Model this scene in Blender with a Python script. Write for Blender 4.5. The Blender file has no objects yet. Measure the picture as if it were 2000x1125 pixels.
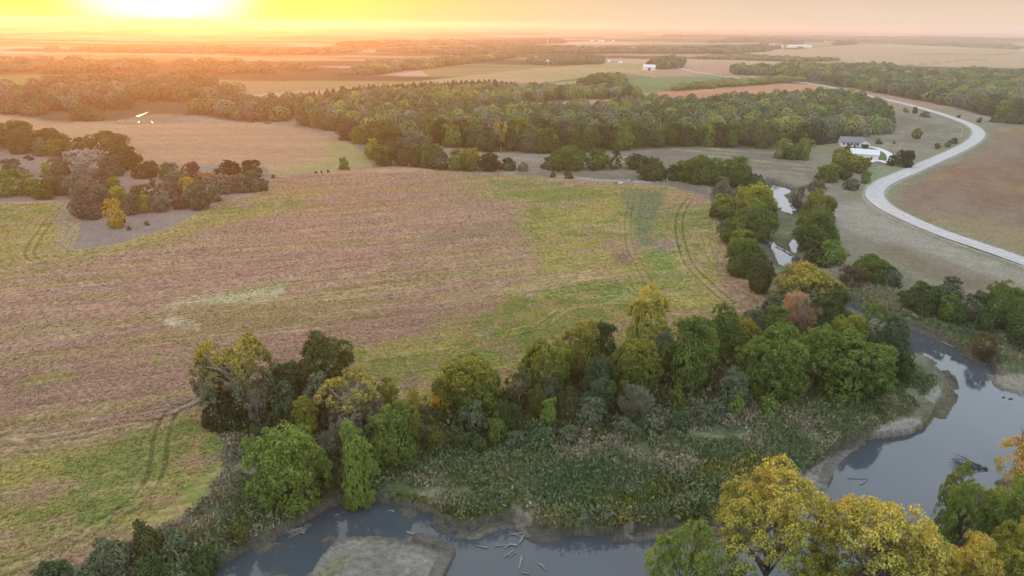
import bpy, math, random
import numpy as np
from mathutils import Matrix, Vector

# ------------------------------------------------------------------ camera, sky, sun, exposure
S = bpy.context.scene
COL = S.collection
F = 1333.0            # focal length in photo pixels (photo is 2000 x 1125)
H = 70.0              # camera height above the fields, metres
PITCH, ROLL = math.radians(21.13), math.radians(0.66)
M3 = (Matrix.Rotation(math.pi / 2 - PITCH, 3, 'X') @ Matrix.Rotation(ROLL, 3, 'Z'))
MR = np.array([list(r) for r in M3])
cd = bpy.data.cameras.new('camera'); cam = bpy.data.objects.new('camera', cd); COL.objects.link(cam)
cam.matrix_world = Matrix.Translation((0, 0, H)) @ M3.to_4x4()
cd.sensor_fit = 'HORIZONTAL'; cd.sensor_width = 36; cd.lens = 36 * F / 2000
cd.clip_start = 0.5; cd.clip_end = 90000
S.camera = cam

def ray(px, py):
    px, py = np.asarray(px, float), np.asarray(py, float)
    d = np.stack([(px - 1000) / F, -(py - 562.5) / F, -np.ones_like(px)], -1)
    return d @ MR.T

sd_ = ray(303, -112); sd_ = sd_ / np.linalg.norm(sd_)
SUN_AZ = math.atan2(sd_[0], sd_[1]); SUN_EL = math.asin(sd_[2])

w = bpy.data.worlds.new('World'); S.world = w; w.use_nodes = True
nt = w.node_tree; nt.nodes.clear()
def N(t, kind, **kw):
    n = t.nodes.new(kind)
    for k, v in kw.items():
        if k == 'ins':
            for a, b in v.items(): n.inputs[a].default_value = b
        else: setattr(n, k, v)
    return n
SKY_STR = 0.06
HAZE_D, HAZE_G = 1.9e-4, 0.66
BAND, ZENITH = (7.7, 5.9, 4.6), (15.4, 17.6, 20.2)
sky = N(nt, 'ShaderNodeTexSky', sky_type='NISHITA', sun_disc=False, sun_elevation=SUN_EL, sun_rotation=SUN_AZ,
        altitude=300, air_density=1.0, dust_density=3.0, ozone_density=1.5)
tc = N(nt, 'ShaderNodeTexCoord')
dot = N(nt, 'ShaderNodeVectorMath', operation='DOT_PRODUCT'); nt.links.new(tc.outputs['Generated'], dot.inputs[0])
dot.inputs[1].default_value = tuple(sd_)
ang = N(nt, 'ShaderNodeMath', operation='ARCCOSINE'); nt.links.new(dot.outputs['Value'], ang.inputs[0])
def lobe(sig, col, pw=2):                      # bright air round the sun
    a = N(nt, 'ShaderNodeMath', operation='DIVIDE'); nt.links.new(ang.outputs[0], a.inputs[0]); a.inputs[1].default_value = math.radians(sig)
    b = N(nt, 'ShaderNodeMath', operation='POWER'); nt.links.new(a.outputs[0], b.inputs[0]); b.inputs[1].default_value = pw
    c = N(nt, 'ShaderNodeMath', operation='MULTIPLY'); nt.links.new(b.outputs[0], c.inputs[0]); c.inputs[1].default_value = -1
    e = N(nt, 'ShaderNodeMath', operation='EXPONENT'); nt.links.new(c.outputs[0], e.inputs[0])
    m = N(nt, 'ShaderNodeVectorMath', operation='SCALE'); m.inputs[0].default_value = col; nt.links.new(e.outputs[0], m.inputs['Scale'])
    return m.outputs[0]
def add(a, b):
    m = N(nt, 'ShaderNodeVectorMath', operation='ADD'); nt.links.new(a, m.inputs[0]); nt.links.new(b, m.inputs[1]); return m.outputs[0]
_ns = N(nt, 'ShaderNodeVectorMath', operation='SCALE'); nt.links.new(sky.outputs['Color'], _ns.inputs[0]); _ns.inputs['Scale'].default_value = .15
tot = _ns.outputs[0]
for sg, c, pw in ((6.3, (9, 9, 10.5), 5), (10, (3.0, 2.1, .4), 2), (19, (2.2, 1.5, .0), 2), (25, (.0, -.3, -4.0), 2)):
    tot = add(tot, lobe(sg, c, pw))
sz = N(nt, 'ShaderNodeSeparateXYZ'); nt.links.new(tc.outputs['Generated'], sz.inputs[0])
def band(e0, e1, v0, v1, col):           # light of the air by height above the horizon (sine of the elevation)
    m = N(nt, 'ShaderNodeMapRange', interpolation_type='SMOOTHSTEP', ins={'From Min': e0, 'From Max': e1, 'To Min': v0, 'To Max': v1}); nt.links.new(sz.outputs['Z'], m.inputs[0])
    k = N(nt, 'ShaderNodeVectorMath', operation='SCALE'); k.inputs[0].default_value = col; nt.links.new(m.outputs[0], k.inputs['Scale']); return k.outputs[0]
tot = add(tot, band(.0, .16, 1, 0, BAND))
_zb = band(.035, .26, 0, 1, ZENITH)      # the upper sky, yellower and dimmer on the sun's side
_sw = N(nt, 'ShaderNodeVectorMath', operation='MULTIPLY'); nt.links.new(lobe(42, (.30, .52, .80)), _sw.inputs[0]); nt.links.new(_zb, _sw.inputs[1])
_sb = N(nt, 'ShaderNodeVectorMath', operation='SUBTRACT'); nt.links.new(_zb, _sb.inputs[0]); nt.links.new(_sw.outputs[0], _sb.inputs[1])
tot = add(tot, _sb.outputs[0])
# soft thin cloud overhead (seen mirrored in the river)
cn = N(nt, 'ShaderNodeTexNoise', ins={'Scale': 3.5, 'Detail': 5.0, 'Roughness': .55}); nt.links.new(tc.outputs['Generated'], cn.inputs['Vector'])
cm = N(nt, 'ShaderNodeMapRange', ins={'From Min': .4, 'From Max': .7, 'To Min': .0, 'To Max': 1.0}); nt.links.new(cn.outputs[0], cm.inputs[0])
sx = N(nt, 'ShaderNodeSeparateXYZ'); nt.links.new(tc.outputs['Generated'], sx.inputs[0])
ce = N(nt, 'ShaderNodeMapRange', ins={'From Min': .12, 'From Max': .45, 'To Min': .0, 'To Max': 1.0}); nt.links.new(sx.outputs['Z'], ce.inputs[0])
cmm = N(nt, 'ShaderNodeMath', operation='MULTIPLY'); nt.links.new(cm.outputs[0], cmm.inputs[0]); nt.links.new(ce.outputs[0], cmm.inputs[1])
cs = N(nt, 'ShaderNodeVectorMath', operation='SCALE'); cs.inputs[0].default_value = (2.4, 2.3, 2.3); nt.links.new(cmm.outputs[0], cs.inputs['Scale'])
tot = add(tot, cs.outputs[0])
_mx = N(nt, 'ShaderNodeVectorMath', operation='MAXIMUM'); nt.links.new(tot, _mx.inputs[0]); _mx.inputs[1].default_value = (.05, .05, .05); tot = _mx.outputs[0]
bgn = N(nt, 'ShaderNodeBackground'); nt.links.new(tot, bgn.inputs['Color']); bgn.inputs['Strength'].default_value = SKY_STR
wo = N(nt, 'ShaderNodeOutputWorld'); nt.links.new(bgn.outputs[0], wo.inputs['Surface'])

sl = bpy.data.lights.new('sun', 'SUN'); sl.energy = 2.2; sl.angle = math.radians(0.6); sl.color = (1.0, 0.27, 0.02)
so = bpy.data.objects.new('sun', sl); COL.objects.link(so)
so.rotation_euler = Vector(tuple(sd_)).to_track_quat('Z', 'Y').to_euler()

S.render.engine = 'CYCLES'
S.view_settings.view_transform = 'Standard'; S.view_settings.look = 'None'
S.view_settings.exposure = 0.9; S.view_settings.gamma = 1
S.cycles.use_denoising = True
S.cycles.max_bounces = 6; S.cycles.diffuse_bounces = 3; S.cycles.glossy_bounces = 2; S.cycles.transmission_bounces = 2
S.cycles.volume_bounces = 1; S.cycles.transparent_max_bounces = 6
S.cycles.sample_clamp_indirect = 6

# ------------------------------------------------------------------ maths helpers
R0 = np.random.default_rng(7)

def hash2(i, j, s):
    n = (i.astype(np.int64) * 374761393 + j.astype(np.int64) * 668265263 + s * 1442695041) & 0x7fffffff
    n = ((n ^ (n >> 13)) * 1274126177) & 0x7fffffff
    return ((n ^ (n >> 16)) & 0xffff) / 65535.0
def vnoise(x, y, s=0):
    i, j = np.floor(x), np.floor(y); fx, fy = x - i, y - j
    fx = fx * fx * (3 - 2 * fx); fy = fy * fy * (3 - 2 * fy)
    i, j = i.astype(np.int64), j.astype(np.int64)
    a = hash2(i, j, s) * (1 - fx) + hash2(i + 1, j, s) * fx
    b = hash2(i, j + 1, s) * (1 - fx) + hash2(i + 1, j + 1, s) * fx
    return a * (1 - fy) + b * fy
def fbm(x, y, s=0, o=4):
    t, a, n = 0, .5, 0
    for k in range(o):
        t = t + a * vnoise(x * 2 ** k + 17.3 * k, y * 2 ** k - 9.1 * k, s + k); n += a; a *= .5
    return t / n
def sst(e0, e1, x):
    t = np.clip((x - e0) / (e1 - e0), 0, 1); return t * t * (3 - 2 * t)

def hills(x, y):
    d = np.hypot(x, y)
    a = np.clip((d - 650) / 2600, 0, 1) * 16 + np.clip((d - 5000) / 9000, 0, 1) * 28
    return a * (fbm(x / 1100 + 31, y / 1100 + 7, 3, 4) - .5) * 2 * .8 - 0.0

def G(px, py, z=None):
    """photo pixel -> point on the land (or on the level z)"""
    d = ray(px, py); zz = 0.0 if z is None else z
    for _ in range(1 if z is not None else 6):
        dz = np.minimum(d[..., 2], -0.0024)
        t = (zz - H) / dz
        P = d * t[..., None]
        if z is None: zz = hills(P[..., 0], P[..., 1])
    P = P.copy(); P[..., 2] = zz if z is None else z
    return P
def proj(P):
    q = (np.asarray(P, float) - np.array([0, 0, H])) @ MR
    zc = np.maximum(-q[..., 2], 1e-3)
    return 1000 + F * q[..., 0] / zc, 562.5 - F * q[..., 1] / zc, -q[..., 2]

def sdist(px, py, poly):
    """signed distance, positive inside"""
    poly = np.asarray(poly, float); n = len(poly)
    d2 = np.full(px.shape, 1e18); ins = np.zeros(px.shape, bool)
    for i in range(n):
        ax, ay = poly[i]; bx, by = poly[(i + 1) % n]
        ex, ey = bx - ax, by - ay; L = ex * ex + ey * ey + 1e-12
        t = np.clip(((px - ax) * ex + (py - ay) * ey) / L, 0, 1)
        d2 = np.minimum(d2, (px - ax - t * ex) ** 2 + (py - ay - t * ey) ** 2)
        c = (ay > py) != (by > py)
        ins ^= c & (px < ex * (py - ay) / (ey if abs(ey) > 1e-9 else 1e-9) + ax)
    return np.where(ins, 1, -1) * np.sqrt(d2)
def pdist(px, py, line):
    d2 = np.full(px.shape, 1e18)
    for (ax, ay), (bx, by) in zip(line[:-1], line[1:]):
        ex, ey = bx - ax, by - ay; L = ex * ex + ey * ey + 1e-12
        t = np.clip(((px - ax) * ex + (py - ay) * ey) / L, 0, 1)
        d2 = np.minimum(d2, (px - ax - t * ex) ** 2 + (py - ay - t * ey) ** 2)
    return np.sqrt(d2)
def within(px, py, poly, m, fn, far):
    p = np.asarray(poly, float); k = (px > p[:, 0].min() - m) & (px < p[:, 0].max() + m) & (py > p[:, 1].min() - m) & (py < p[:, 1].max() + m)
    out = np.full(px.shape, far); out[k] = fn(px[k], py[k], p); return out

def spline(pts, n=8):
    p = np.asarray(pts, float); p = np.vstack([2 * p[0] - p[1], p, 2 * p[-1] - p[-2]]); out = []
    for i in range(1, len(p) - 2):
        for k in range(n):
            t = k / n; a, b, c, d = p[i - 1], p[i], p[i + 1], p[i + 2]
            out.append(.5 * ((2 * b) + (c - a) * t + (2 * a - 5 * b + 4 * c - d) * t * t + (3 * b - a - 3 * c + d) * t ** 3))
    out.append(p[-2]); return np.array(out)

# ------------------------------------------------------------------ mesh / object helpers
def mesh_np(name, V, Q, mats=(), cols=None, mi=None, smooth=False):
    V = np.asarray(V, np.float32); Q = np.asarray(Q, np.int32); k = Q.shape[1]
    me = bpy.data.meshes.new(name)
    me.vertices.add(len(V)); me.vertices.foreach_set('co', V.ravel())
    me.loops.add(Q.size); me.loops.foreach_set('vertex_index', Q.ravel())
    me.polygons.add(len(Q)); me.polygons.foreach_set('loop_start', np.arange(0, Q.size, k, dtype=np.int32))
    if mi is not None: me.polygons.foreach_set('material_index', np.asarray(mi, np.int32))
    if smooth: me.polygons.foreach_set('use_smooth', np.ones(len(Q), bool))
    for m in mats: me.materials.append(m)
    for an, c in (cols or {}).items():
        c = np.asarray(c, np.float32)
        if c.shape[1] == 3: c = np.hstack([c, np.ones((len(c), 1), np.float32)])
        a = me.color_attributes.new(an, 'FLOAT_COLOR', 'POINT'); a.data.foreach_set('color', c.ravel())
    me.update(calc_edges=True); me.validate()
    return me
def obj(name, me, parent=None):
    o = bpy.data.objects.new(name, me); COL.objects.link(o)
    if parent: o.parent = parent
    return o
def tag(o, label, cat, group=None):
    o['label'] = label; o['category'] = cat
    if group: o['group'] = group
    return o
def kind(o, k): o['kind'] = k; return o
def thing(name, label, cat, loc=(0, 0, 0), rz=0, group=None):
    o = bpy.data.objects.new(name, None); COL.objects.link(o); o.location = loc; o.rotation_euler = (0, 0, rz)
    o.empty_display_size = .3
    return tag(o, label, cat, group)

class MB:
    def __init__(s): s.v = []; s.f = []
    def quadmesh(s, V, Q):
        b = len(s.v); s.v += [tuple(map(float, p)) for p in V]; s.f += [tuple(int(i) + b for i in q) for q in Q]
    def box(s, x0, x1, y0, y1, z0, z1):
        s.quadmesh([(x, y, z) for z in (z0, z1) for x, y in ((x0, y0), (x1, y0), (x1, y1), (x0, y1))],
                   [(3, 2, 1, 0), (4, 5, 6, 7), (0, 1, 5, 4), (1, 2, 6, 5), (2, 3, 7, 6), (3, 0, 4, 7)])
    def tube(s, pts, rad, n=7, cap=True):
        pts = [Vector(p) for p in pts]; rings = []
        for i, p in enumerate(pts):
            t = (pts[min(i + 1, len(pts) - 1)] - pts[max(i - 1, 0)]).normalized()
            a = t.cross(Vector((0.31, .87, .2)) if abs(t.z) > .8 else Vector((0, 0, 1))).normalized(); b = t.cross(a)
            rings.append([p + (a * math.cos(2 * math.pi * k / n) + b * math.sin(2 * math.pi * k / n)) * rad[i] for k in range(n)])
        base = len(s.v)
        for r in rings: s.v += [tuple(p) for p in r]
        for i in range(len(rings) - 1):
            for k in range(n): s.f.append((base + i * n + k, base + i * n + (k + 1) % n, base + (i + 1) * n + (k + 1) % n, base + (i + 1) * n + k))
        if cap:
            s.f.append(tuple(base + k for k in reversed(range(n)))); s.f.append(tuple(base + (len(rings) - 1) * n + k for k in range(n)))
    def prism(s, prof, y0, y1):          # profile in x,z swept along y
        n = len(prof); b = len(s.v)
        s.v += [(x, y0, z) for x, z in prof] + [(x, y1, z) for x, z in prof]
        s.f += [tuple(b + i for i in range(n)), tuple(b + n + i for i in reversed(range(n)))]
        s.f += [(b + (i + 1) % n, b + i, b + n + i, b + n + (i + 1) % n) for i in range(n)]
    def mesh(s, name, m, smooth=False):
        me = bpy.data.meshes.new(name); me.from_pydata(s.v, [], s.f); me.materials.append(m); me.update()
        if smooth: me.polygons.foreach_set('use_smooth', [True] * len(me.polygons))
        return me

# ------------------------------------------------------------------ materials
def mat(name):
    m = bpy.data.materials.new(name); m.use_nodes = True; t = m.node_tree; t.nodes.clear()
    o = N(t, 'ShaderNodeOutputMaterial'); return m, t, o
def simple(name, col, rough=.8, var=.18, scale=2.0, bump=.0, metal=0.0):
    m, t, o = mat(name)
    g = N(t, 'ShaderNodeNewGeometry'); n = N(t, 'ShaderNodeTexNoise', ins={'Scale': scale, 'Detail': 5.0}); t.links.new(g.outputs['Position'], n.inputs['Vector'])
    mr = N(t, 'ShaderNodeMapRange', ins={'From Min': .3, 'From Max': .7, 'To Min': 1 - var, 'To Max': 1 + var}); t.links.new(n.outputs[0], mr.inputs[0])
    sc = N(t, 'ShaderNodeVectorMath', operation='SCALE'); sc.inputs[0].default_value = col[:3]; t.links.new(mr.outputs[0], sc.inputs['Scale'])
    p = N(t, 'ShaderNodeBsdfPrincipled', ins={'Roughness': rough, 'Metallic': metal}); t.links.new(sc.outputs[0], p.inputs['Base Color'])
    if bump:
        b = N(t, 'ShaderNodeBump', ins={'Strength': bump, 'Distance': .1}); t.links.new(n.outputs[0], b.inputs['Height']); t.links.new(b.outputs[0], p.inputs['Normal'])
    t.links.new(p.outputs[0], o.inputs['Surface']); return m

def ground_mat(name, rot=0.0, rows=False, lo=.62, hi=1.38, bump=.5):
    m, t, o = mat(name)
    a = N(t, 'ShaderNodeAttribute', attribute_name='col')
    g = N(t, 'ShaderNodeNewGeometry')
    mp = N(t, 'ShaderNodeMapping'); mp.inputs['Rotation'].default_value = (0, 0, -rot); t.links.new(g.outputs['Position'], mp.inputs['Vector'])
    n1 = N(t, 'ShaderNodeTexNoise', ins={'Scale': 1.1, 'Detail': 6.0, 'Roughness': .7}); t.links.new(g.outputs['Position'], n1.inputs['Vector'])
    n2 = N(t, 'ShaderNodeTexNoise', ins={'Scale': .16, 'Detail': 4.0, 'Roughness': .6}); t.links.new(g.outputs['Position'], n2.inputs['Vector'])
    r1 = N(t, 'ShaderNodeMapRange', ins={'From Min': .28, 'From Max': .72, 'To Min': lo, 'To Max': hi}); t.links.new(n1.outputs[0], r1.inputs[0])
    r2 = N(t, 'ShaderNodeMapRange', ins={'From Min': .3, 'From Max': .7, 'To Min': .86, 'To Max': 1.14}); t.links.new(n2.outputs[0], r2.inputs[0])
    f = N(t, 'ShaderNodeMath', operation='MULTIPLY'); t.links.new(r1.outputs[0], f.inputs[0]); t.links.new(r2.outputs[0], f.inputs[1]); fac = f.outputs[0]
    hsrc = n1.outputs[0]
    if rows:
        m2 = N(t, 'ShaderNodeMapping'); m2.inputs['Scale'].default_value = (.05, .75, 1); t.links.new(mp.outputs[0], m2.inputs['Vector'])
        n3 = N(t, 'ShaderNodeTexNoise', ins={'Scale': 1.0, 'Detail': 5.0, 'Roughness': .65}); t.links.new(m2.outputs[0], n3.inputs['Vector'])
        r3 = N(t, 'ShaderNodeMapRange', ins={'From Min': .3, 'From Max': .7, 'To Min': .72, 'To Max': 1.28}); t.links.new(n3.outputs[0], r3.inputs[0])
        f2 = N(t, 'ShaderNodeMath', operation='MULTIPLY'); t.links.new(fac, f2.inputs[0]); t.links.new(r3.outputs[0], f2.inputs[1]); fac = f2.outputs[0]
        ad = N(t, 'ShaderNodeMath', operation='ADD'); t.links.new(n1.outputs[0], ad.inputs[0]); t.links.new(n3.outputs[0], ad.inputs[1]); hsrc = ad.outputs[0]
    sc = N(t, 'ShaderNodeVectorMath', operation='SCALE'); t.links.new(a.outputs['Color'], sc.inputs[0]); t.links.new(fac, sc.inputs['Scale'])
    b = N(t, 'ShaderNodeBump', ins={'Strength': bump, 'Distance': .7}); t.links.new(hsrc, b.inputs['Height'])
    p = N(t, 'ShaderNodeBsdfDiffuse', ins={'Roughness': 1.0}); t.links.new(sc.outputs[0], p.inputs['Color']); t.links.new(b.outputs[0], p.inputs['Normal'])
    t.links.new(p.outputs[0], o.inputs['Surface']); return m

def leaf_mat(name, obj_tint=True, trans=.35):
    m, t, o = mat(name)
    lv = N(t, 'ShaderNodeAttribute', attribute_name='lv'); s = N(t, 'ShaderNodeSeparateColor'); t.links.new(lv.outputs['Color'], s.inputs[0])
    br = N(t, 'ShaderNodeMapRange', ins={'To Min': .65, 'To Max': 1.35}); t.links.new(s.outputs[2], br.inputs[0])
    if obj_tint:
        ta = N(t, 'ShaderNodeAttribute', attribute_name='tint', attribute_type='OBJECT'); tb = N(t, 'ShaderNodeAttribute', attribute_name='tint_b', attribute_type='OBJECT')
        tm = N(t, 'ShaderNodeAttribute', attribute_name='topmix', attribute_type='OBJECT')
        hm = N(t, 'ShaderNodeMapRange', ins={'From Min': .42, 'From Max': 1.0}); t.links.new(s.outputs[1], hm.inputs[0])
        hl = N(t, 'ShaderNodeMath', operation='MULTIPLY_ADD'); t.links.new(s.outputs[0], hl.inputs[0]); hl.inputs[1].default_value = .5; hl.inputs[2].default_value = -.25
        ha = N(t, 'ShaderNodeMath', operation='ADD', use_clamp=True); t.links.new(hm.outputs[0], ha.inputs[0]); t.links.new(hl.outputs[0], ha.inputs[1])
        fm = N(t, 'ShaderNodeMix', data_type='FLOAT'); t.links.new(tm.outputs['Fac'], fm.inputs[0]); t.links.new(s.outputs[0], fm.inputs[2]); t.links.new(ha.outputs[0], fm.inputs[3])
        mx = N(t, 'ShaderNodeMix', data_type='RGBA'); t.links.new(fm.outputs[0], mx.inputs[0]); t.links.new(ta.outputs['Color'], mx.inputs[6]); t.links.new(tb.outputs['Color'], mx.inputs[7])
        c = mx.outputs[2]
    else:
        ta = N(t, 'ShaderNodeAttribute', attribute_name='tint'); c = ta.outputs['Color']
    sc = N(t, 'ShaderNodeVectorMath', operation='SCALE'); t.links.new(c, sc.inputs[0]); t.links.new(br.outputs[0], sc.inputs['Scale'])
    d = N(t, 'ShaderNodeBsdfDiffuse'); tr = N(t, 'ShaderNodeBsdfTranslucent'); ms = N(t, 'ShaderNodeMixShader'); ms.inputs[0].default_value = trans
    t.links.new(sc.outputs[0], d.inputs[0]); t.links.new(sc.outputs[0], tr.inputs[0]); t.links.new(d.outputs[0], ms.inputs[1]); t.links.new(tr.outputs[0], ms.inputs[2])
    t.links.new(ms.outputs[0], o.inputs['Surface']); return m

def water_mat(name, base, bump=.05, ior=1.5):
    m, t, o = mat(name)
    g = N(t, 'ShaderNodeNewGeometry')
    mp = N(t, 'ShaderNodeMapping'); mp.inputs['Scale'].default_value = (1, 1.6, 1); t.links.new(g.outputs['Position'], mp.inputs['Vector'])
    n = N(t, 'ShaderNodeTexNoise', ins={'Scale': 1.6, 'Detail': 3.0}); t.links.new(mp.outputs[0], n.inputs['Vector'])
    n2 = N(t, 'ShaderNodeTexNoise', ins={'Scale': .06, 'Detail': 4.0}); t.links.new(g.outputs['Position'], n2.inputs['Vector'])
    mr = N(t, 'ShaderNodeMapRange', ins={'From Min': .3, 'From Max': .7, 'To Min': .85, 'To Max': 1.15}); t.links.new(n2.outputs[0], mr.inputs[0])
    sc = N(t, 'ShaderNodeVectorMath', operation='SCALE'); sc.inputs[0].default_value = base; t.links.new(mr.outputs[0], sc.inputs['Scale'])
    b = N(t, 'ShaderNodeBump', ins={'Strength': bump, 'Distance': .05}); t.links.new(n.outputs[0], b.inputs['Height'])
    p = N(t, 'ShaderNodeBsdfPrincipled', ins={'Roughness': .04, 'IOR': ior}); t.links.new(sc.outputs[0], p.inputs['Base Color']); t.links.new(b.outputs[0], p.inputs['Normal'])
    t.links.new(p.outputs[0], o.inputs['Surface']); return m

# row direction of the bean field, from two points on one of its drill lines
_a, _b = G(0, 614), G(700, 537); ROW = math.atan2(_b[1] - _a[1], _b[0] - _a[0])
MG = ground_mat('grassland_soil', bump=.8, lo=.55, hi=1.45)
MF = ground_mat('bean_crop', ROW, True, bump=.8)
ML = leaf_mat('leaf'); MLW = leaf_mat('leaf_far', False, .25)
MBARK = simple('bark', (.11, .085, .065), .95, .3, 6, .4)
MWOOD = simple('weathered_wood', (.18, .168, .15), .9, .25, 5, .4)
MDARKWOOD = simple('wet_black_wood', (.018, .016, .015), .7, .3, 5, .3)
MWATER = water_mat('river_water', (.040, .050, .057), .06, 1.42)
MPOND = water_mat('pond_water', (.02, .022, .02), .02)
MROAD = simple('pale_gravel', (.27, .262, .255), .9, .2, .7, .3)
MDRIVE = simple('driveway_gravel', (.42, .40, .37), .9, .12, .8, .3)
MWHITE = simple('white_siding', (.60, .58, .53), .6, .06, 1.5)
MROOF = simple('grey_shingle', (.12, .12, .125), .85, .2, 2.5, .3)
MMETAL = simple('pale_metal_roof', (.40, .42, .42), .5, .06, .4)
MDARK = simple('dark_opening', (.03, .03, .035), .3, .1)
MGLASS = simple('window_glass', (.05, .06, .07), .1, .1)
MSILO = simple('silo_concrete', (.14, .13, .13), .8, .15, .4)
MBIN = simple('galvanised_steel', (.55, .57, .6), .4, .08, .3)

# ------------------------------------------------------------------ outlines traced on the land (photo pixels)
P_FIELD = [(-500, 420), (-200, 405), (0, 396), (140, 393), (163, 418), (143, 488), (200, 483), (250, 471), (330, 446), (380, 420), (420, 396), (470, 384), (525, 374), (536, 346), (600, 339),
           (660, 333), (700, 330), (760, 326), (850, 332), (930, 337), (1000, 341), (1150, 353), (1250, 359), (1320, 366), (1385, 387), (1395, 420), (1410, 470), (1440, 520), (1470, 553),
           (1500, 590), (1480, 625), (1350, 665), (1200, 715), (1000, 760), (900, 800), (800, 810), (700, 770), (560, 740), (470, 760), (405, 790), (425, 830), (438, 870), (435, 920),
           (400, 972), (345, 1018), (250, 1065), (150, 1102), (90, 1123), (0, 1165), (-200, 1260), (-500, 1330)]
P_BACK = [(-500, 222), (0, 226), (100, 240), (250, 243), (400, 241), (500, 239), (570, 248), (650, 268), (690, 285), (720, 308), (728, 325), (600, 338), (534, 344), (515, 325), (430, 320),
          (330, 325), (270, 315), (200, 285), (100, 275), (0, 285), (-500, 290)]
P_RIGHT = [(2500, 250), (2000, 246), (1938, 248), (1942, 262), (1925, 287), (1880, 312), (1800, 350), (1752, 370), (1742, 385), (1750, 402), (1800, 426), (1900, 461), (2000, 496), (2100, 530), (2500, 640)]
P_CORN = [(1190, 306), (1300, 292), (1400, 288), (1480, 295), (1540, 305), (1585, 320), (1592, 332), (1560, 345), (1480, 334), (1400, 314), (1300, 311), (1210, 319)]
P_RED = [(1250, 182), (1330, 177), (1450, 168), (1530, 163), (1590, 165), (1628, 178), (1560, 184), (1480, 188), (1420, 194), (1340, 201), (1290, 194)]
P_RED2 = [(930, 207), (1050, 201), (1150, 195), (1195, 194), (1180, 201), (1050, 210), (950, 212)]
P_OLIVE = [(470, 186), (600, 178), (750, 165), (900, 150), (1000, 138), (1150, 125), (1250, 123), (1310, 130), (1250, 140), (1150, 151), (1050, 163), (950, 161), (850, 169), (700, 171), (620, 182), (480, 192)]
P_GR1 = [(1040, 166), (1130, 156), (1210, 155), (1195, 163), (1100, 168)]
P_GR2 = [(1205, 158), (1300, 149), (1400, 149), (1475, 158), (1400, 164), (1300, 170), (1240, 166)]
P_TAN = [(1470, 108), (1600, 92), (1750, 85), (2000, 86), (2300, 88), (2300, 132), (2000, 134), (1800, 130), (1650, 120), (1520, 116)]
P_TAN2 = [(1330, 130), (1400, 121), (1480, 128), (1590, 158), (1500, 156), (1420, 147), (1350, 139)]
P_TAN3 = [(1920, 150), (2000, 141), (2300, 140), (2300, 152), (1990, 152)]
WATER_LOW = [(380, 1150), (415, 1125), (480, 1086), (545, 1056), (600, 1026), (650, 996), (710, 984), (760, 992), (800, 1003), (840, 1015), (866, 1031), (892, 1043), (930, 1044), (972, 1026), (1010, 1022),
             (1028, 1036), (1046, 1050), (1100, 1055), (1180, 1054), (1250, 1047), (1350, 1040), (1480, 1030), (1560, 1000), (1598, 960), (1612, 935), (1620, 912), (1637, 893), (1654, 878), (1688, 866),
             (1738, 860), (1790, 853), (1826, 835), (1842, 806), (1857, 783), (1864, 758), (1856, 738), (1839, 717), (1797, 699), (1766, 685), (1753, 661), (1735, 636), (1690, 620), (1640, 600), (1585, 568), (1540, 520), (1556, 506),
             (1600, 553), (1655, 587), (1716, 618), (1755, 638), (1790, 644), (1825, 659), (1860, 680), (1895, 697), (1930, 716), (1936, 738), (1942, 754), (1966, 762), (2000, 772), (2120, 800), (2200, 880), (2100, 900),
             (2020, 915), (1930, 960), (1850, 1010), (1800, 1060), (1760, 1110), (1600, 1150), (1300, 1180), (1000, 1230), (600, 1330), (200, 1400)]
BARS = [[(598, 1112), (616, 1080), (641, 1053), (680, 1038), (740, 1035), (800, 1046), (850, 1060), (877, 1078), (868, 1095), (852, 1125), (855, 1170), (580, 1185)],
        [(500, 1117), (560, 1108), (600, 1092), (596, 1110), (540, 1150), (480, 1160)]]
W_A = [(1498, 355), (1530, 364), (1551, 374), (1534, 381), (1543, 390), (1542, 398), (1551, 408), (1552, 420), (1521, 411), (1525, 397), (1506, 385), (1500, 370)]
W_A2 = [(1492, 404), (1512, 408), (1516, 421), (1508, 426), (1495, 418)]
W_B = [(1489, 457), (1497, 465), (1512, 480), (1536, 492), (1556, 505), (1559, 512), (1541, 520), (1517, 518), (1506, 494), (1480, 466)]
W_C = [(1552, 469), (1569, 474), (1576, 485), (1552, 492), (1547, 478)]
P_TROUGH = [(1488, 350), (1520, 355), (1562, 372), (1560, 395), (1570, 430), (1590, 470), (1585, 490), (1600, 540), (1575, 545), (1530, 522), (1500, 510), (1470, 465), (1480, 420), (1485, 380)]
P_STRIP = [(1000, 336), (1080, 336), (1180, 345), (1260, 340), (1330, 350), (1385, 372), (1380, 382), (1300, 360), (1200, 356), (1100, 348), (1020, 343)]
P_WEEDS = [(715, 955), (760, 920), (830, 875), (1000, 845), (1250, 820), (1400, 780), (1560, 770), (1760, 730), (1800, 715), (1832, 748), (1790, 800), (1700, 845), (1640, 868), (1580, 905), (1530, 945), (1490, 985), (1400, 1010), (1250, 1035),
           (1230, 1045), (1150, 1048), (1050, 1042), (1020, 1015), (965, 1015), (905, 1035), (865, 1020), (800, 996), (740, 985)]
P_WEEDL = [(440, 850), (500, 870), (560, 1000), (640, 985), (600, 1018), (545, 1048), (480, 1078), (410, 1120), (300, 1180), (100, 1180), (180, 1110), (280, 1060), (350, 1020), (410, 965), (440, 915)]
P_WEEDR = [(1640, 560), (1655, 540), (1720, 560), (1800, 600), (1900, 640), (2100, 680), (2100, 740), (2000, 735), (1940, 712), (1895, 692), (1825, 654), (1760, 634), (1700, 605)]

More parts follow.
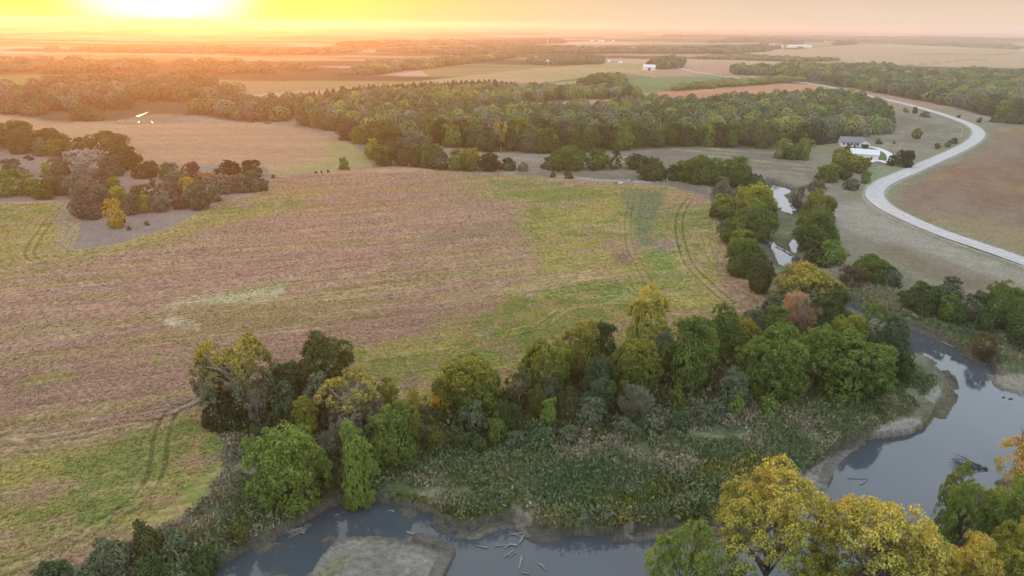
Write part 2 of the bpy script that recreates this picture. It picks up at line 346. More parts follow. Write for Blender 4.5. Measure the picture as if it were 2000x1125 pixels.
WL = -1.8
def world2(poly, z=None):
    p = np.asarray(poly, float); return G(p[:, 0], p[:, 1], z)[:, :2]
CH = [(world2(p, WL), 1.8) for p in (WATER_LOW, W_A, W_A2, W_B, W_C)]
BARW = [world2(p, WL + .25) for p in BARS]
TROUGH = world2(P_TROUGH); GENTLE = [world2(p) for p in (
    [(1560, 900), (1640, 855), (1740, 840), (1800, 815), (1830, 770), (1800, 700), (1840, 695), (1885, 740), (1880, 800), (1830, 860), (1700, 885), (1640, 920), (1610, 1000), (1520, 1030)],
    [(930, 716), (1920, 712), (2050, 715), (2050, 790), (1950, 770), (1925, 730)][1:], [(960, 1010), (1030, 1010), (1030, 1045), (940, 1055), (900, 1050)], [(1240, 1030), (1420, 1010), (1420, 1060), (1240, 1060)])]

def terrain(X, Y):
    Z = hills(X, Y)
    near = (np.hypot(X, Y) < 800) & (Y > -150)
    x, y = X[near], Y[near]
    z = Z[near] + (fbm(x / 9, y / 9, 11, 3) - .5) * .5
    tr = within(x, y, TROUGH, 12, sdist, -99)
    z = z - 1.5 * sst(-6, 2, tr)
    bw = np.full(x.shape, 1.6)
    for g in GENTLE: bw = np.where(within(x, y, g, 1, sdist, -99) > 0, 9.0, bw)
    bw = np.maximum(bw, np.where(tr > 0, 4.0, 0))
    wob = (fbm(x / 6.0, y / 6.0, 5, 3) - .5) * 1.2
    wsd = np.full(x.shape, -99.0)
    for p, _ in CH: wsd = np.maximum(wsd, within(x, y, p, 14, sdist, -99))
    for b in BARW: 
        sb = within(x, y, b, 14, sdist, -99)
        wsd = np.minimum(wsd, np.where(wsd > -50, -sb, wsd)); bw = np.where(sb > 0, 16, bw)
    wsd = wsd + np.where(wsd > -20, wob * np.where(bw > 3, 1, .55), 0)
    t = np.clip(-wsd / bw, 0, 1)
    z = np.where(wsd > 0, np.minimum(z, WL - np.minimum(.9, wsd * .3)), np.minimum(z, WL + (z - WL) * np.where(bw > 3, t ** 1.3 , np.sqrt(t)) + .03))
    Z[near] = z
    W = np.full(X.shape, -99.0); W[near] = wsd
    return Z, W
def ground_z(x, y):
    z, _ = terrain(np.atleast_1d(np.float64(x)), np.atleast_1d(np.float64(y))); return float(z[0])

# ------------------------------------------------------------------ the land: one grid, denser towards the horizon
azs = np.radians(np.concatenate([np.arange(-120, -48, 3.0), np.arange(-48, 48, .078), np.arange(48, 121, 3.0)]))
dep = np.radians(np.concatenate([[.13, .15, .18, .21, .25, .29], np.arange(.33, 2.0, .035), np.arange(2.0, 46, .075), np.arange(46, 89, 2.0)]))
AZ, DP = np.meshgrid(azs, dep)
DD = H / np.tan(DP); X = (DD * np.sin(AZ)).ravel(); Y = (DD * np.cos(AZ)).ravel()
Z, WSD = terrain(X, Y)
PX, PY, ZC = proj(np.stack([X, Y, hills(X, Y)], -1))
front = ZC > 5; PX[~front] = -9000; PY[~front] = 9000
D = np.hypot(X, Y)
jx = (fbm(X / 5, Y / 5, 21, 3) - .5); jx2 = (fbm(X / 25, Y / 25, 22, 3) - .5)

def pm(poly, soft=3.0, jit=3.0):
    def fn(a, b, p): return sdist(a, b, p)
    s = within(PX, PY, poly, 40, fn, -999.0)
    return sst(-soft, soft, s + (jx * .7 + jx2) * jit)
C = np.zeros((len(X), 3))
def put(mask, col):
    global C
    C += (np.asarray(col) - C) * mask[:, None]
u = X * math.cos(ROW) + Y * math.sin(ROW); v = -X * math.sin(ROW) + Y * math.cos(ROW)
# open country in the distance: a patchwork of fields
ca, sa = math.cos(.12), math.sin(.12)
gu, gv = (X * ca + Y * sa), (-X * sa + Y * ca)
gu = gu + (fbm(X / 700, Y / 700, 71, 2) - .5) * 500; gv = gv + (fbm(X / 700, Y / 700, 75, 2) - .5) * 500
fi, fj = np.floor(gu / 420), np.floor(gv / 330)
hf = hash2(fi, fj, 91); pal = np.array([(.30, .215, .15), (.22, .18, .10), (.11, .14, .055), (.34, .25, .18), (.16, .15, .07), (.26, .17, .115)])
C[:] = pal[(hf * 5.99).astype(int)]
put(sst(.50, .60, fbm(X / 500, Y / 160, 33, 4)), (.05, .055, .03))
# nearer rough grass
gr = fbm(X / 40, Y / 40, 41, 4)
near = 1 - sst(650, 900, D)
put(near, (.165, .148, .112)); put(near * sst(.44, .60, gr) * .6, (.11, .115, .07)); put(near * sst(.52, .66, fbm(X / 14, Y / 14, 44, 3)) * .5, (.205, .18, .14)); put(near * sst(.56, .66, fbm(X / 7, Y / 7, 46, 3)) * .35, (.10, .095, .065))
# meadow between river and road: paler straw bands along the road, greener by the water
put(pm([(1620, 400), (1690, 390), (1760, 430), (1900, 490), (2100, 560), (2100, 600), (1850, 520), (1720, 470), (1640, 440)], 10, 20) * .8, (.235, .21, .17))
put(pm([(1640, 460), (1720, 490), (1850, 540), (2000, 580), (2100, 610), (2100, 660), (1900, 600), (1750, 560), (1660, 530)], 10, 24) * .6, (.16, .145, .09))
put(pm([(1700, 480), (1760, 470), (1900, 530), (2000, 560), (2000, 590), (1850, 550)], 8, 20) * .6, (.15, .11, .075))
put(pm(P_WEEDR, 14, 20), (.085, .115, .05)); put(pm(P_WEEDR, 14, 10) * sst(.5, .62, fbm(X / 7, Y / 7, 47, 3)) * .6, (.17, .16, .09))
put(pm([(1690, 330), (1745, 318), (1790, 330), (1720, 362), (1690, 372)], 3, 4) * .8, (.16, .19, .11))
put(pm([(1698, 290), (1716, 293), (1734, 302), (1738, 314), (1712, 314), (1700, 310)], 2, 2), (.09, .13, .05))
put(pm([(1590, 282), (1650, 286), (1660, 300), (1600, 300)], 4, 4) * .7, (.13, .14, .07))
# grassy knoll under the left grove
put(pm([(-300, 290), (0, 290), (200, 300), (300, 330), (520, 340), (525, 372), (440, 385), (380, 420), (330, 446), (250, 471), (143, 488), (163, 418), (140, 393), (0, 396), (-300, 400)], 4, 5), (.16, .135, .11))
put(pm([(180, 430), (330, 400), (400, 400), (330, 446), (250, 471), (145, 488)], 8, 10) * .6, (.165, .14, .12))
# fields
yg, gn, bn = np.array((.25, .214, .064)), np.array((.135, .165, .045)), np.array((.272, .172, .118))
fm = pm(P_FIELD, 1.6, 3)
s1 = fbm(u / 60, v / 5.0, 51, 4); s2 = fbm(u / 22, v / 1.6, 55, 3); s3 = fbm(X / 30, Y / 30, 58, 4); s4 = fbm(X / 3.5, Y / 3.5, 59, 3)
FC = np.tile(bn, (len(X), 1)) * (0.76 + .48 * s2)[:, None]
def fput(mask, col):
    global FC
    FC += (np.asarray(col) - FC) * np.clip(mask, 0, 1)[:, None]
fput(sst(.5, .66, s1) * .45, yg * .9)
zone = np.maximum.reduce([
    pm([(-200, 905), (0, 890), (130, 865), (220, 858), (300, 835), (360, 800), (410, 815), (445, 870), (440, 920), (400, 975), (250, 1070), (90, 1125), (-200, 1250)], 26, 40),
    pm([(860, 336), (1000, 338), (1390, 385), (1480, 590), (1350, 660), (1100, 730), (900, 800), (740, 790), (640, 690), (800, 650), (960, 600), (1060, 520), (1040, 450), (1010, 400), (930, 370)], 26, 60),
    pm([(545, 372), (650, 372), (520, 425), (340, 465), (200, 505), (0, 555), (-200, 600), (-200, 520), (0, 500), (160, 490), (250, 472), (380, 420)], 8, 24) * .75,
    pm([(-200, 400), (140, 393), (163, 418), (143, 488), (60, 500), (-200, 570)], 8, 12)])
fput(zone * sst(.20, .52, s4 * .5 + s1 * .5) * .95, yg)
fput(zone * sst(.50, .64, s3 * .6 + s4 * .4) * .8, gn)
fput(zone * sst(.58, .70, fbm(u / 40, v / 6, 63, 4)) * .45, bn * 1.05)
fput(sst(.62, .70, fbm(u / 25, v / 3.0, 66, 3)) * .35, (.33, .26, .12))
for poly, c, a in (([(330, 598), (380, 578), (460, 570), (552, 562), (540, 580), (460, 594), (390, 600)], (.44, .38, .24), .8), ([(305, 620), (340, 614), (400, 628), (392, 642), (330, 646)], (.42, .35, .23), .75),
                   ([(440, 612), (480, 608), (430, 622)], (.40, .34, .22), .6), ([(380, 650), (470, 636), (440, 650), (385, 660)], (.38, .32, .21), .5), ([(280, 640), (320, 606), (470, 600), (560, 560), (560, 545), (450, 565), (300, 612)], gn * 1.2, .35),
                   ([(1218, 372), (1300, 372), (1290, 400), (1268, 440), (1285, 478), (1245, 482), (1238, 430), (1222, 400)], (.10, .135, .075), .75),
                   ([(1255, 484), (1300, 490), (1350, 545), (1330, 562), (1290, 556), (1255, 520)], (.125, .19, .04), .55), ([(1195, 494), (1222, 492), (1234, 512), (1228, 520), (1205, 508)], (.17, .10, .08), .8),
                   ([(900, 344), (1000, 348), (1100, 358), (1060, 368), (960, 360)], gn, .6), ([(720, 700), (850, 690), (960, 680), (900, 730), (760, 745)], gn, .5), ([(1000, 650), (1130, 610), (1150, 620), (1040, 690), (930, 720), (940, 690)], gn, .6),
                   ([(1390, 480), (1420, 500), (1450, 540), (1480, 570), (1480, 600), (1420, 600), (1400, 540)], bn * .95, .75), ([(1280, 470), (1330, 470), (1320, 490), (1285, 492)], (.20, .165, .14), .7),
                   ([(290, 700), (420, 690), (440, 700), (300, 712)], gn * 1.3, .6), ([(40, 740), (150, 724), (160, 734), (50, 752)], yg, .7), ([(120, 395), (165, 418), (145, 486), (110, 486)], (.27, .22, .18), .55),
                   ([(790, 738), (822, 740), (818, 752), (795, 752)], (.20, .13, .10), .7), ([(870, 452), (960, 446), (1010, 446), (900, 466), (800, 470)], (.17, .13, .08), .5),
                   ([(918, 652), (965, 648), (960, 658), (920, 660)], (.17, .165, .17), .8), ([(300, 800), (400, 770), (405, 785), (330, 815)], (.34, .27, .20), .5)):
    fput(pm(poly, 9, 26) * a * (.55 + .7 * s4), c)
put(fm, 0); C += FC * fm[:, None]
# wheel tracks pressed into the crop
TRK = [([(430, 765), (380, 785), (340, 800), (322, 830), (312, 870), (305, 920), (270, 975), (200, 1020), (100, 1075), (0, 1118), (-100, 1160)], 2.4, 1),
       ([(-50, 860), (100, 846), (200, 828), (330, 805), (400, 775)], 2.4, 1), ([(-50, 880), (120, 866), (260, 838), (330, 815)], 2.4, .8),
       ([(1348, 388), (1332, 410), (1326, 440), (1332, 480), (1350, 520), (1390, 560), (1425, 590)], 2.6, 1), ([(1400, 405), (1378, 440), (1385, 490), (1420, 540)], 2.6, .5),
       ([(1245, 592), (1180, 592), (1110, 604), (1085, 620), (1060, 636), (1000, 652), (930, 664)], 2.6, .9), ([(1235, 380), (1226, 430), (1230, 480), (1250, 520), (1270, 560)], 2.2, .6),
       ([(1500, 575), (1420, 600), (1330, 612), (1260, 600)], 2.6, .6), ([(1330, 580), (1420, 584), (1470, 588)], 2.6, .5), ([(1460, 640), (1340, 655), (1240, 690)], 2.2, .4),
       ([(135, 395), (100, 425), (72, 465), (58, 490), (62, 504), (80, 512)], 2.4, .9), ([(480, 385), (440, 410), (360, 450), (250, 482), (120, 505), (0, 530)], 2.2, .6),
       ([(0, 614), (350, 575), (700, 537), (1000, 512)], 2, .35), ([(0, 655), (400, 605), (800, 560)], 2, .3), ([(0, 705), (300, 672), (620, 640)], 2, .35), ([(350, 480), (320, 488), (330, 500), (400, 500)], 2, .4),
       ([(700, 480), (850, 465), (1000, 450), (1200, 430)], 2, .4), ([(600, 620), (760, 605), (1000, 570), (1200, 545)], 2, .3), ([(0, 570), (400, 520), (800, 480)], 2, .3),
       ([(0, 770), (250, 740), (400, 715)], 2, .35), ([(60, 735), (120, 775), (160, 800)], 2, .5), ([(110, 720), (160, 770)], 2, .4), ([(250, 760), (200, 800), (150, 860)], 2, .4), ([(90, 800), (60, 830), (30, 900)], 2, .3)]
TRKM = np.zeros(len(X))
for line, gap, a in TRK:
    lw = spline(np.array(world2(line)), 5)
    ok = (np.abs(PX - np.mean([p[0] for p in line])) < 900) & front
    d = within(X, Y, lw, 5, lambda p, q, L: pdist(p, q, L), 99.0)
    k = (sst(.66, .2, np.abs(d - gap / 2)) if gap else sst(.6, .2, d)) * a * fm * sst(.25, .5, s4 + .15)
    TRKM = np.maximum(TRKM, k)
    C *= (1 - .5 * k)[:, None]; Z -= .16 * k
Z += fm * ((s4 - .5) * .5 + (s2 - .5) * .35)
def field(poly, c, c2, soft=2, jit=2, sc=(50, 8), rot=0.0):
    m = pm(poly, soft, jit); cr, sr = math.cos(rot), math.sin(rot)
    n = fbm((X * cr + Y * sr) / sc[0], (-X * sr + Y * cr) / sc[1], 81, 4)
    cc = np.asarray(c) + (np.asarray(c2) - np.asarray(c)) * sst(.35, .65, n)[:, None]
    put(m, 0); C[:] += cc * m[:, None]; return m
mb = field(P_BACK, (.235, .155, .095), (.255, .185, .105), 2, 3, (80, 10), .1)
put(mb * pm([(640, 270), (700, 290), (728, 325), (600, 338), (540, 345), (530, 335), (640, 315)], 10, 15) * .7, (.18, .19, .075))
mr = field(P_RIGHT, (.150, .104, .070), (.172, .128, .09), 2, 3, (40, 10), 1.0)
put(mr * sst(.5, .66, fbm(X / 35, Y / 35, 82, 4)) * .6, (.20, .165, .085)); put(mr * pm([(1840, 300), (1900, 320), (2000, 330), (2000, 400), (1900, 400), (1800, 360)], 20, 30) * .4, (.18, .095, .058))
mc = field(P_CORN, (.135, .12, .095), (.12, .108, .085), 2, 3, (30, 4), .6)
wv = np.sin((X * math.cos(1.1) + Y * math.sin(1.1)) / 2.2 + jx2 * 3)
put(mc * sst(.1, .8, wv) * sst(.40, .58, fbm(X / 20, Y / 20, 84, 3)) * .6, (.24, .23, .10))
for p, a, b in ((P_RED, (.30, .145, .085), (.33, .18, .105)), (P_RED2, (.29, .17, .115), (.30, .19, .13)), (P_OLIVE, (.21, .19, .085), (.28, .20, .12)), (P_GR1, (.16, .21, .09), (.2, .2, .11)), (P_GR2, (.10, .155, .07), (.13, .16, .08)),
                (P_TAN, (.30, .205, .135), (.28, .22, .13)), (P_TAN2, (.29, .2, .14), (.27, .17, .12)), (P_TAN3, (.27, .22, .16), (.25, .2, .14))):
    field(p, a, b, 1.2, 1, (160, 40), .1)
# terrace lines on the far right hill
for ln in ([(1760, 128), (1840, 122), (1890, 116), (1930, 117)], [(1780, 107), (1850, 105), (1930, 107), (2010, 102)], [(1500, 150), (1600, 158)]):
    d = within(PX, PY, spline(ln, 6), 8, lambda p, q, L: pdist(p, q, L), 99.0); put(sst(1.3, .4, d) * .7, (.09, .09, .05))
# woodland floors
WOODS = {
 'centre': [(575, 246), (610, 220), (700, 212), (800, 218), (930, 224), (1000, 227), (1110, 226), (1200, 220), (1290, 215), (1400, 214), (1480, 206), (1560, 201), (1640, 199), (1700, 212), (1728, 236), (1742, 260), (1640, 268), (1560, 284), (1500, 294), (1400, 287), (1280, 291), (1150, 297), (1050, 299), (960, 297), (880, 288), (800, 276), (700, 262), (640, 254)],
 'strip': [(640, 208), (680, 196), (800, 190), (930, 182), (960, 185), (1060, 183), (1200, 183), (1240, 187), (1262, 193), (1150, 194), (1050, 199), (950, 205), (800, 207)],
 'cedars': [(560, 202), (640, 190), (700, 180), (850, 172), (950, 167), (1020, 174), (960, 177), (800, 184), (680, 192)],
 'east': [(1430, 140), (1500, 138), (1560, 136), (1650, 137), (1735, 135), (1760, 148), (1850, 151), (1900, 143), (1950, 148), (1935, 156), (1960, 164), (2020, 166), (2150, 166), (2150, 245), (2000, 238), (1940, 230), (1850, 206), (1760, 190), (1680, 175), (1600, 160), (1500, 149), (1440, 146)],
 'west': [(-300, 168), (0, 166), (200, 160), (400, 166), (470, 178), (440, 196), (470, 212), (600, 210), (560, 238), (450, 236), (380, 224), (300, 222), (215, 236), (105, 236), (0, 222), (-300, 220)],
 'west_far': [(-300, 122), (0, 119), (200, 123), (420, 128), (620, 136), (600, 142), (440, 146), (300, 142), (0, 148), (-300, 150)],
 'west_strip': [(100, 97), (300, 99), (560, 103), (720, 100), (600, 107), (300, 104)],
 'middle': [(720, 132), (850, 122), (1000, 109), (1010, 113), (880, 128), (740, 146), (650, 150)],
 'middle_far': [(730, 101), (900, 95), (1050, 94), (1240, 99), (1330, 97), (1420, 99), (1520, 94), (1500, 99), (1380, 105), (1240, 105), (1040, 104), (880, 107)],
 'far_wood': [(1340, 97), (1420, 93), (1490, 91), (1500, 100), (1420, 106), (1340, 104)],
 'far_line': [(1425, 76), (1550, 78), (1700, 80), (1700, 82.5), (1550, 80.5), (1425, 78.5)],
 'plain_line': [(1700, 80), (1780, 83), (1880, 88), (1995, 94), (1990, 97), (1870, 91), (1760, 86), (1700, 83)],
 'farm_clump': [(1535, 84), (1563, 83), (1563, 86), (1535, 87)], 'plain_clump': [(1630, 85), (1668, 84), (1668, 87), (1630, 88)],
 'haze_wood': [(650, 88), (900, 81), (1100, 79), (1100, 84), (900, 88), (700, 94)],
 'horizon_line': [(1300, 71), (1500, 72), (1800, 75), (2100, 80), (2100, 82), (1800, 77), (1500, 73.5), (1300, 72.5)],
 'hedge': [(1360, 115), (1450, 110), (1560, 116), (1640, 118), (1560, 121), (1480, 118), (1390, 116)],
 'farm': [(1020, 122), (1120, 115), (1180, 118), (1170, 126), (1040, 126)],
 'yard': [(1262, 130), (1300, 118), (1335, 122), (1330, 134), (1290, 136)],
 'east_far': [(1380, 84), (1550, 76), (1750, 76), (1860, 80), (1990, 88), (1860, 84), (1700, 80), (1560, 81)],
 'north': [(1130, 166), (1180, 158), (1215, 158), (1215, 176), (1190, 172)],
 'hedge_near': [(1300, 176), (1400, 166), (1520, 156), (1580, 158), (1500, 164), (1400, 172), (1320, 178)],
 'east_side': [(1935, 150), (2010, 139), (2150, 138), (2150, 143), (2000, 144), (1960, 152)],
}
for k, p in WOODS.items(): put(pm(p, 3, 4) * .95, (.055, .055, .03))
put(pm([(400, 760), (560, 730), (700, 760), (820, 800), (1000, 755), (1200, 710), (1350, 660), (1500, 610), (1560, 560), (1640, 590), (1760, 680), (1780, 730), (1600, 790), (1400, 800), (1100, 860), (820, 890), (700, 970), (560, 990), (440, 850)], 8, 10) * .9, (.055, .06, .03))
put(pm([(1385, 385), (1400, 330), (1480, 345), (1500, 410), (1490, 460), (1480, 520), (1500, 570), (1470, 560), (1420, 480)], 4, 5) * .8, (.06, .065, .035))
# river banks and weeds
wm = np.maximum(pm(P_WEEDS, 8, 10), pm(P_WEEDL, 8, 10)); put(wm, (.075, .095, .045))
put(wm * sst(.52, .64, fbm(X / 8, Y / 8, 86, 3)) * .6, (.20, .175, .11))
put(pm([(405, 800), (440, 850), (455, 900), (440, 960), (380, 1020), (300, 1060), (350, 1015), (405, 965), (435, 915), (438, 870)], 5, 8) * .6, (.23, .20, .15))
put(pm(P_TROUGH, 4, 3), (.13, .12, .09)); put(pm(P_TROUGH, 4, 2) * sst(.48, .6, fbm(X / 6, Y / 6, 87, 3)) * .9, (.10, .12, .05))
put(pm(P_STRIP, 2, 3) * .9, (.12, .105, .08)); put(pm([(1090, 342), (1180, 350), (1290, 354), (1280, 358), (1170, 354), (1085, 346)], 1.5, 1) * .8, (.24, .22, .19))
bank = (WSD > -1.3) & (WSD <= 0); 
mud = sst(-2.6, -.2, WSD) * (WSD > -50); put(mud * .8, (.085, .075, .06))
for poly, c, a in (([(1545, 930), (1640, 870), (1700, 850), (1660, 885), (1625, 920), (1612, 960), (1590, 1010), (1530, 1030), (1500, 1000)], (.21, .195, .175), .85),
                   ([(1690, 850), (1730, 820), (1800, 812), (1810, 830), (1760, 852), (1700, 862)], (.25, .232, .20), .8), ([(1800, 745), (1835, 735), (1845, 760), (1825, 790), (1800, 775)], (.27, .25, .215), .8),
                   ([(1660, 866), (1760, 848), (1800, 820), (1830, 790), (1850, 750), (1835, 715), (1868, 750), (1862, 790), (1830, 838), (1790, 856), (1690, 870)], (.12, .115, .05), .7),
                   ([(1690, 845), (1760, 795), (1810, 780), (1830, 800), (1780, 818), (1730, 822)], (.13, .11, .07), .6),
                   ([(1930, 716), (2000, 722), (2100, 740), (2100, 790), (1990, 772), (1940, 752)], (.19, .17, .14), .9),
                   ([(955, 1018), (1025, 1012), (1032, 1034), (1000, 1040), (930, 1044), (900, 1043)], (.24, .21, .17), .85), ([(1050, 1010), (1130, 990), (1170, 985), (1200, 1000), (1150, 1012), (1080, 1022)], (.34, .31, .27), .8),
                   ([(1210, 990), (1240, 1000), (1240, 1040), (1220, 1030)], (.33, .3, .26), .7), ([(1000, 985), (1030, 965), (1050, 985), (1040, 1010), (1010, 1010)], (.30, .25, .18), .7), ([(1040, 1002), (1110, 985), (1200, 975), (1190, 990), (1080, 1005)], (.17, .13, .10), .6),
                   (BARS[0], (.15, .14, .115), 1), (BARS[1], (.11, .10, .085), 1), ([(560, 1210), (600, 1110), (660, 1070), (690, 1060), (660, 1100), (640, 1150)], (.13, .135, .05), .5),
                   ([(740, 1050), (800, 1058), (840, 1080), (800, 1100), (760, 1080)], (.19, .18, .15), .6), ([(1240, 1036), (1420, 1010), (1420, 1050), (1250, 1052)], (.20, .18, .15), .7),
                   ([(1550, 770), (1640, 790), (1640, 810), (1570, 800)], (.27, .24, .19), .7), ([(1440, 850), (1560, 840), (1570, 860), (1450, 868)], (.25, .24, .17), .5)):
    put(pm(poly, 4, 7) * a * (.7 + .5 * s4), c)
put(sst(-.75, -.05, WSD + jx * .8) * (WSD > -50) * .6, (.075, .068, .056))   # wet margin
# verges of the gravel road
ROADPX = [(2080, 543), (2000, 512), (1950, 494), (1900, 477), (1850, 460), (1800, 440), (1750, 417), (1722, 400), (1708, 384), (1713, 368), (1735, 353), (1780, 334), (1830, 312), (1870, 294), (1900, 277), (1911, 263),
          (1904, 250), (1880, 238), (1840, 224), (1800, 212), (1760, 201.5), (1720, 192.5), (1680, 183.5), (1640, 174.5), (1600, 166.5), (1565, 161)]
FARROAD = [(1566, 161.2), (1540, 160), (1520, 158.8), (1490, 156.5), (1440, 152), (1400, 147.5), (1360, 141.5), (1335, 136), (1318, 131)]
RW = spline(world2(ROADPX), 6)
d = within(X, Y, RW, 20, lambda p, q, L: pdist(p, q, L), 99.0)
put(sst(11, 6, d + jx * 6) * .7 * (s3 * .8 + .4).clip(0, 1), (.15, .155, .08)); put(sst(5.6, 4.4, d) * .8, (.27, .25, .22))
C *= 1 + .3 * (hash2(np.arange(len(X)) % 977, np.arange(len(X)) // 977, 3) - .5)[:, None] * .5
C = np.clip(C, .005, .9)

ni, nj = len(dep), len(azs)
idx = np.arange(ni * nj).reshape(ni, nj)
Q = np.stack([idx[:-1, :-1], idx[:-1, 1:], idx[1:, 1:], idx[1:, :-1]], -1).reshape(-1, 4)
masks = [('soybean_field', P_FIELD, MF), ('hay_field', P_BACK, MG), ('plowed_field', P_RIGHT, MG), ('corn_field', P_CORN, MG), ('red_field', P_RED, MG)]
cls = np.zeros(len(Q), int)
for n, (_, p, _m) in enumerate(masks): cls[(within(PX, PY, p, 5, sdist, -99.0) > 0)[Q[:, 0]]] = n + 1
VV = np.stack([X, Y, Z], -1)
LAND = {}
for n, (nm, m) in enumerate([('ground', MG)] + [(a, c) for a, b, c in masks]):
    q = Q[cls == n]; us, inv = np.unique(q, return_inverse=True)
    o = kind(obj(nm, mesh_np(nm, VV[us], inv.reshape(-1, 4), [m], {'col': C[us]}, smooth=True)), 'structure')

# water sheet of the river, ponds
xs = np.concatenate([p[:, 0] for p, _ in CH]); ys = np.concatenate([p[:, 1] for p, _ in CH])
def sheet(name, m, P, z=None):
    me = bpy.data.meshes.new(name); me.from_pydata([(float(p[0]), float(p[1]), float(p[2] if z is None else z)) for p in P], [], [tuple(range(len(P)))]); me.materials.append(m)
    return kind(obj(name, me), 'structure')
sheet('river_water', MWATER, [(xs.min() - 5, ys.min() - 5), (xs.max() + 5, ys.min() - 5), (xs.max() + 5, ys.max() + 5), (xs.min() - 5, ys.max() + 5)] and [(a, b, WL) for a, b in ((xs.min() - 5, ys.min() - 5), (xs.max() + 5, ys.min() - 5), (xs.max() + 5, ys.max() + 5), (xs.min() - 5, ys.max() + 5))])
def puddle(poly, name='pond_water', m=MPOND, up=.25):
    p = spline(np.array(poly + poly[:1], float), 4)[:-1]; P = G(p[:, 0], p[:, 1]); P[:, 2] = P[:, 2].mean() + up; return sheet(name, m, P)
puddle([(1572, 274), (1600, 268), (1645, 266), (1652, 271), (1632, 280), (1590, 284), (1574, 281)])
MGL = water_mat('bright_shallow_water', (.12, .12, .12), .02, 1.6)
for p in ([(230, 236), (236, 233), (240, 237), (234, 239)], [(264, 227), (280, 222), (292, 218), (286, 222), (272, 229)], [(268, 239), (273, 237), (272, 241)], [(294, 236), (299, 239), (300, 242), (296, 240)],
          [(512, 239), (522, 238), (532, 241), (520, 242.5)], [(1196, 357), (1208, 355.5), (1218, 358), (1206, 360)], [(1293, 350), (1300, 348), (1304, 352), (1296, 354)], [(1225, 352), (1240, 353), (1228, 354.5)]):
    puddle(p, 'shallow_water', MGL)

def ribbon(name, px, width, m, up=.12):
    P = spline(world2(px), 10); T = np.gradient(P, axis=0); T /= np.linalg.norm(T, axis=1)[:, None]; Nn = np.stack([-T[:, 1], T[:, 0]], -1)
    V = []
    for sgn, dz in ((-1.0, -.12), (-.86, .0), (0, .07), (.86, .0), (1.0, -.12)):
        q = P + Nn * width / 2 * sgn; z, _ = terrain(q[:, 0].copy(), q[:, 1].copy()); zc = hills(P[:, 0], P[:, 1])
        V.append(np.column_stack([q, np.maximum(z, zc) + up + dz]))
    n = len(P); V = np.concatenate(V); Qr = []
    for k in range(4):
        for i in range(n - 1): Qr.append((k * n + i, (k + 1) * n + i, (k + 1) * n + i + 1, k * n + i + 1))
    Qr = np.array(Qr)[:, ::-1]
    return kind(obj(name, mesh_np(name, V, Qr, [m], smooth=True)), 'structure')
ribbon('gravel_road', ROADPX, 7.6, MROAD, .4)
ribbon('far_gravel_road', FARROAD, 9.0, MROAD, .5)
ribbon('driveway', [(1786, 328), (1762, 325), (1735, 319), (1712, 314), (1694, 317)], 4.5, MDRIVE, .35)
ribbon('house_driveway', [(1740, 319), (1739, 306), (1731, 298), (1715, 291), (1700, 287.5), (1688, 286)], 4.2, MDRIVE, .38)
ribbon('pond_path', [(1478, 273), (1500, 274), (1530, 279), (1550, 283)], 3, MDRIVE, .3)
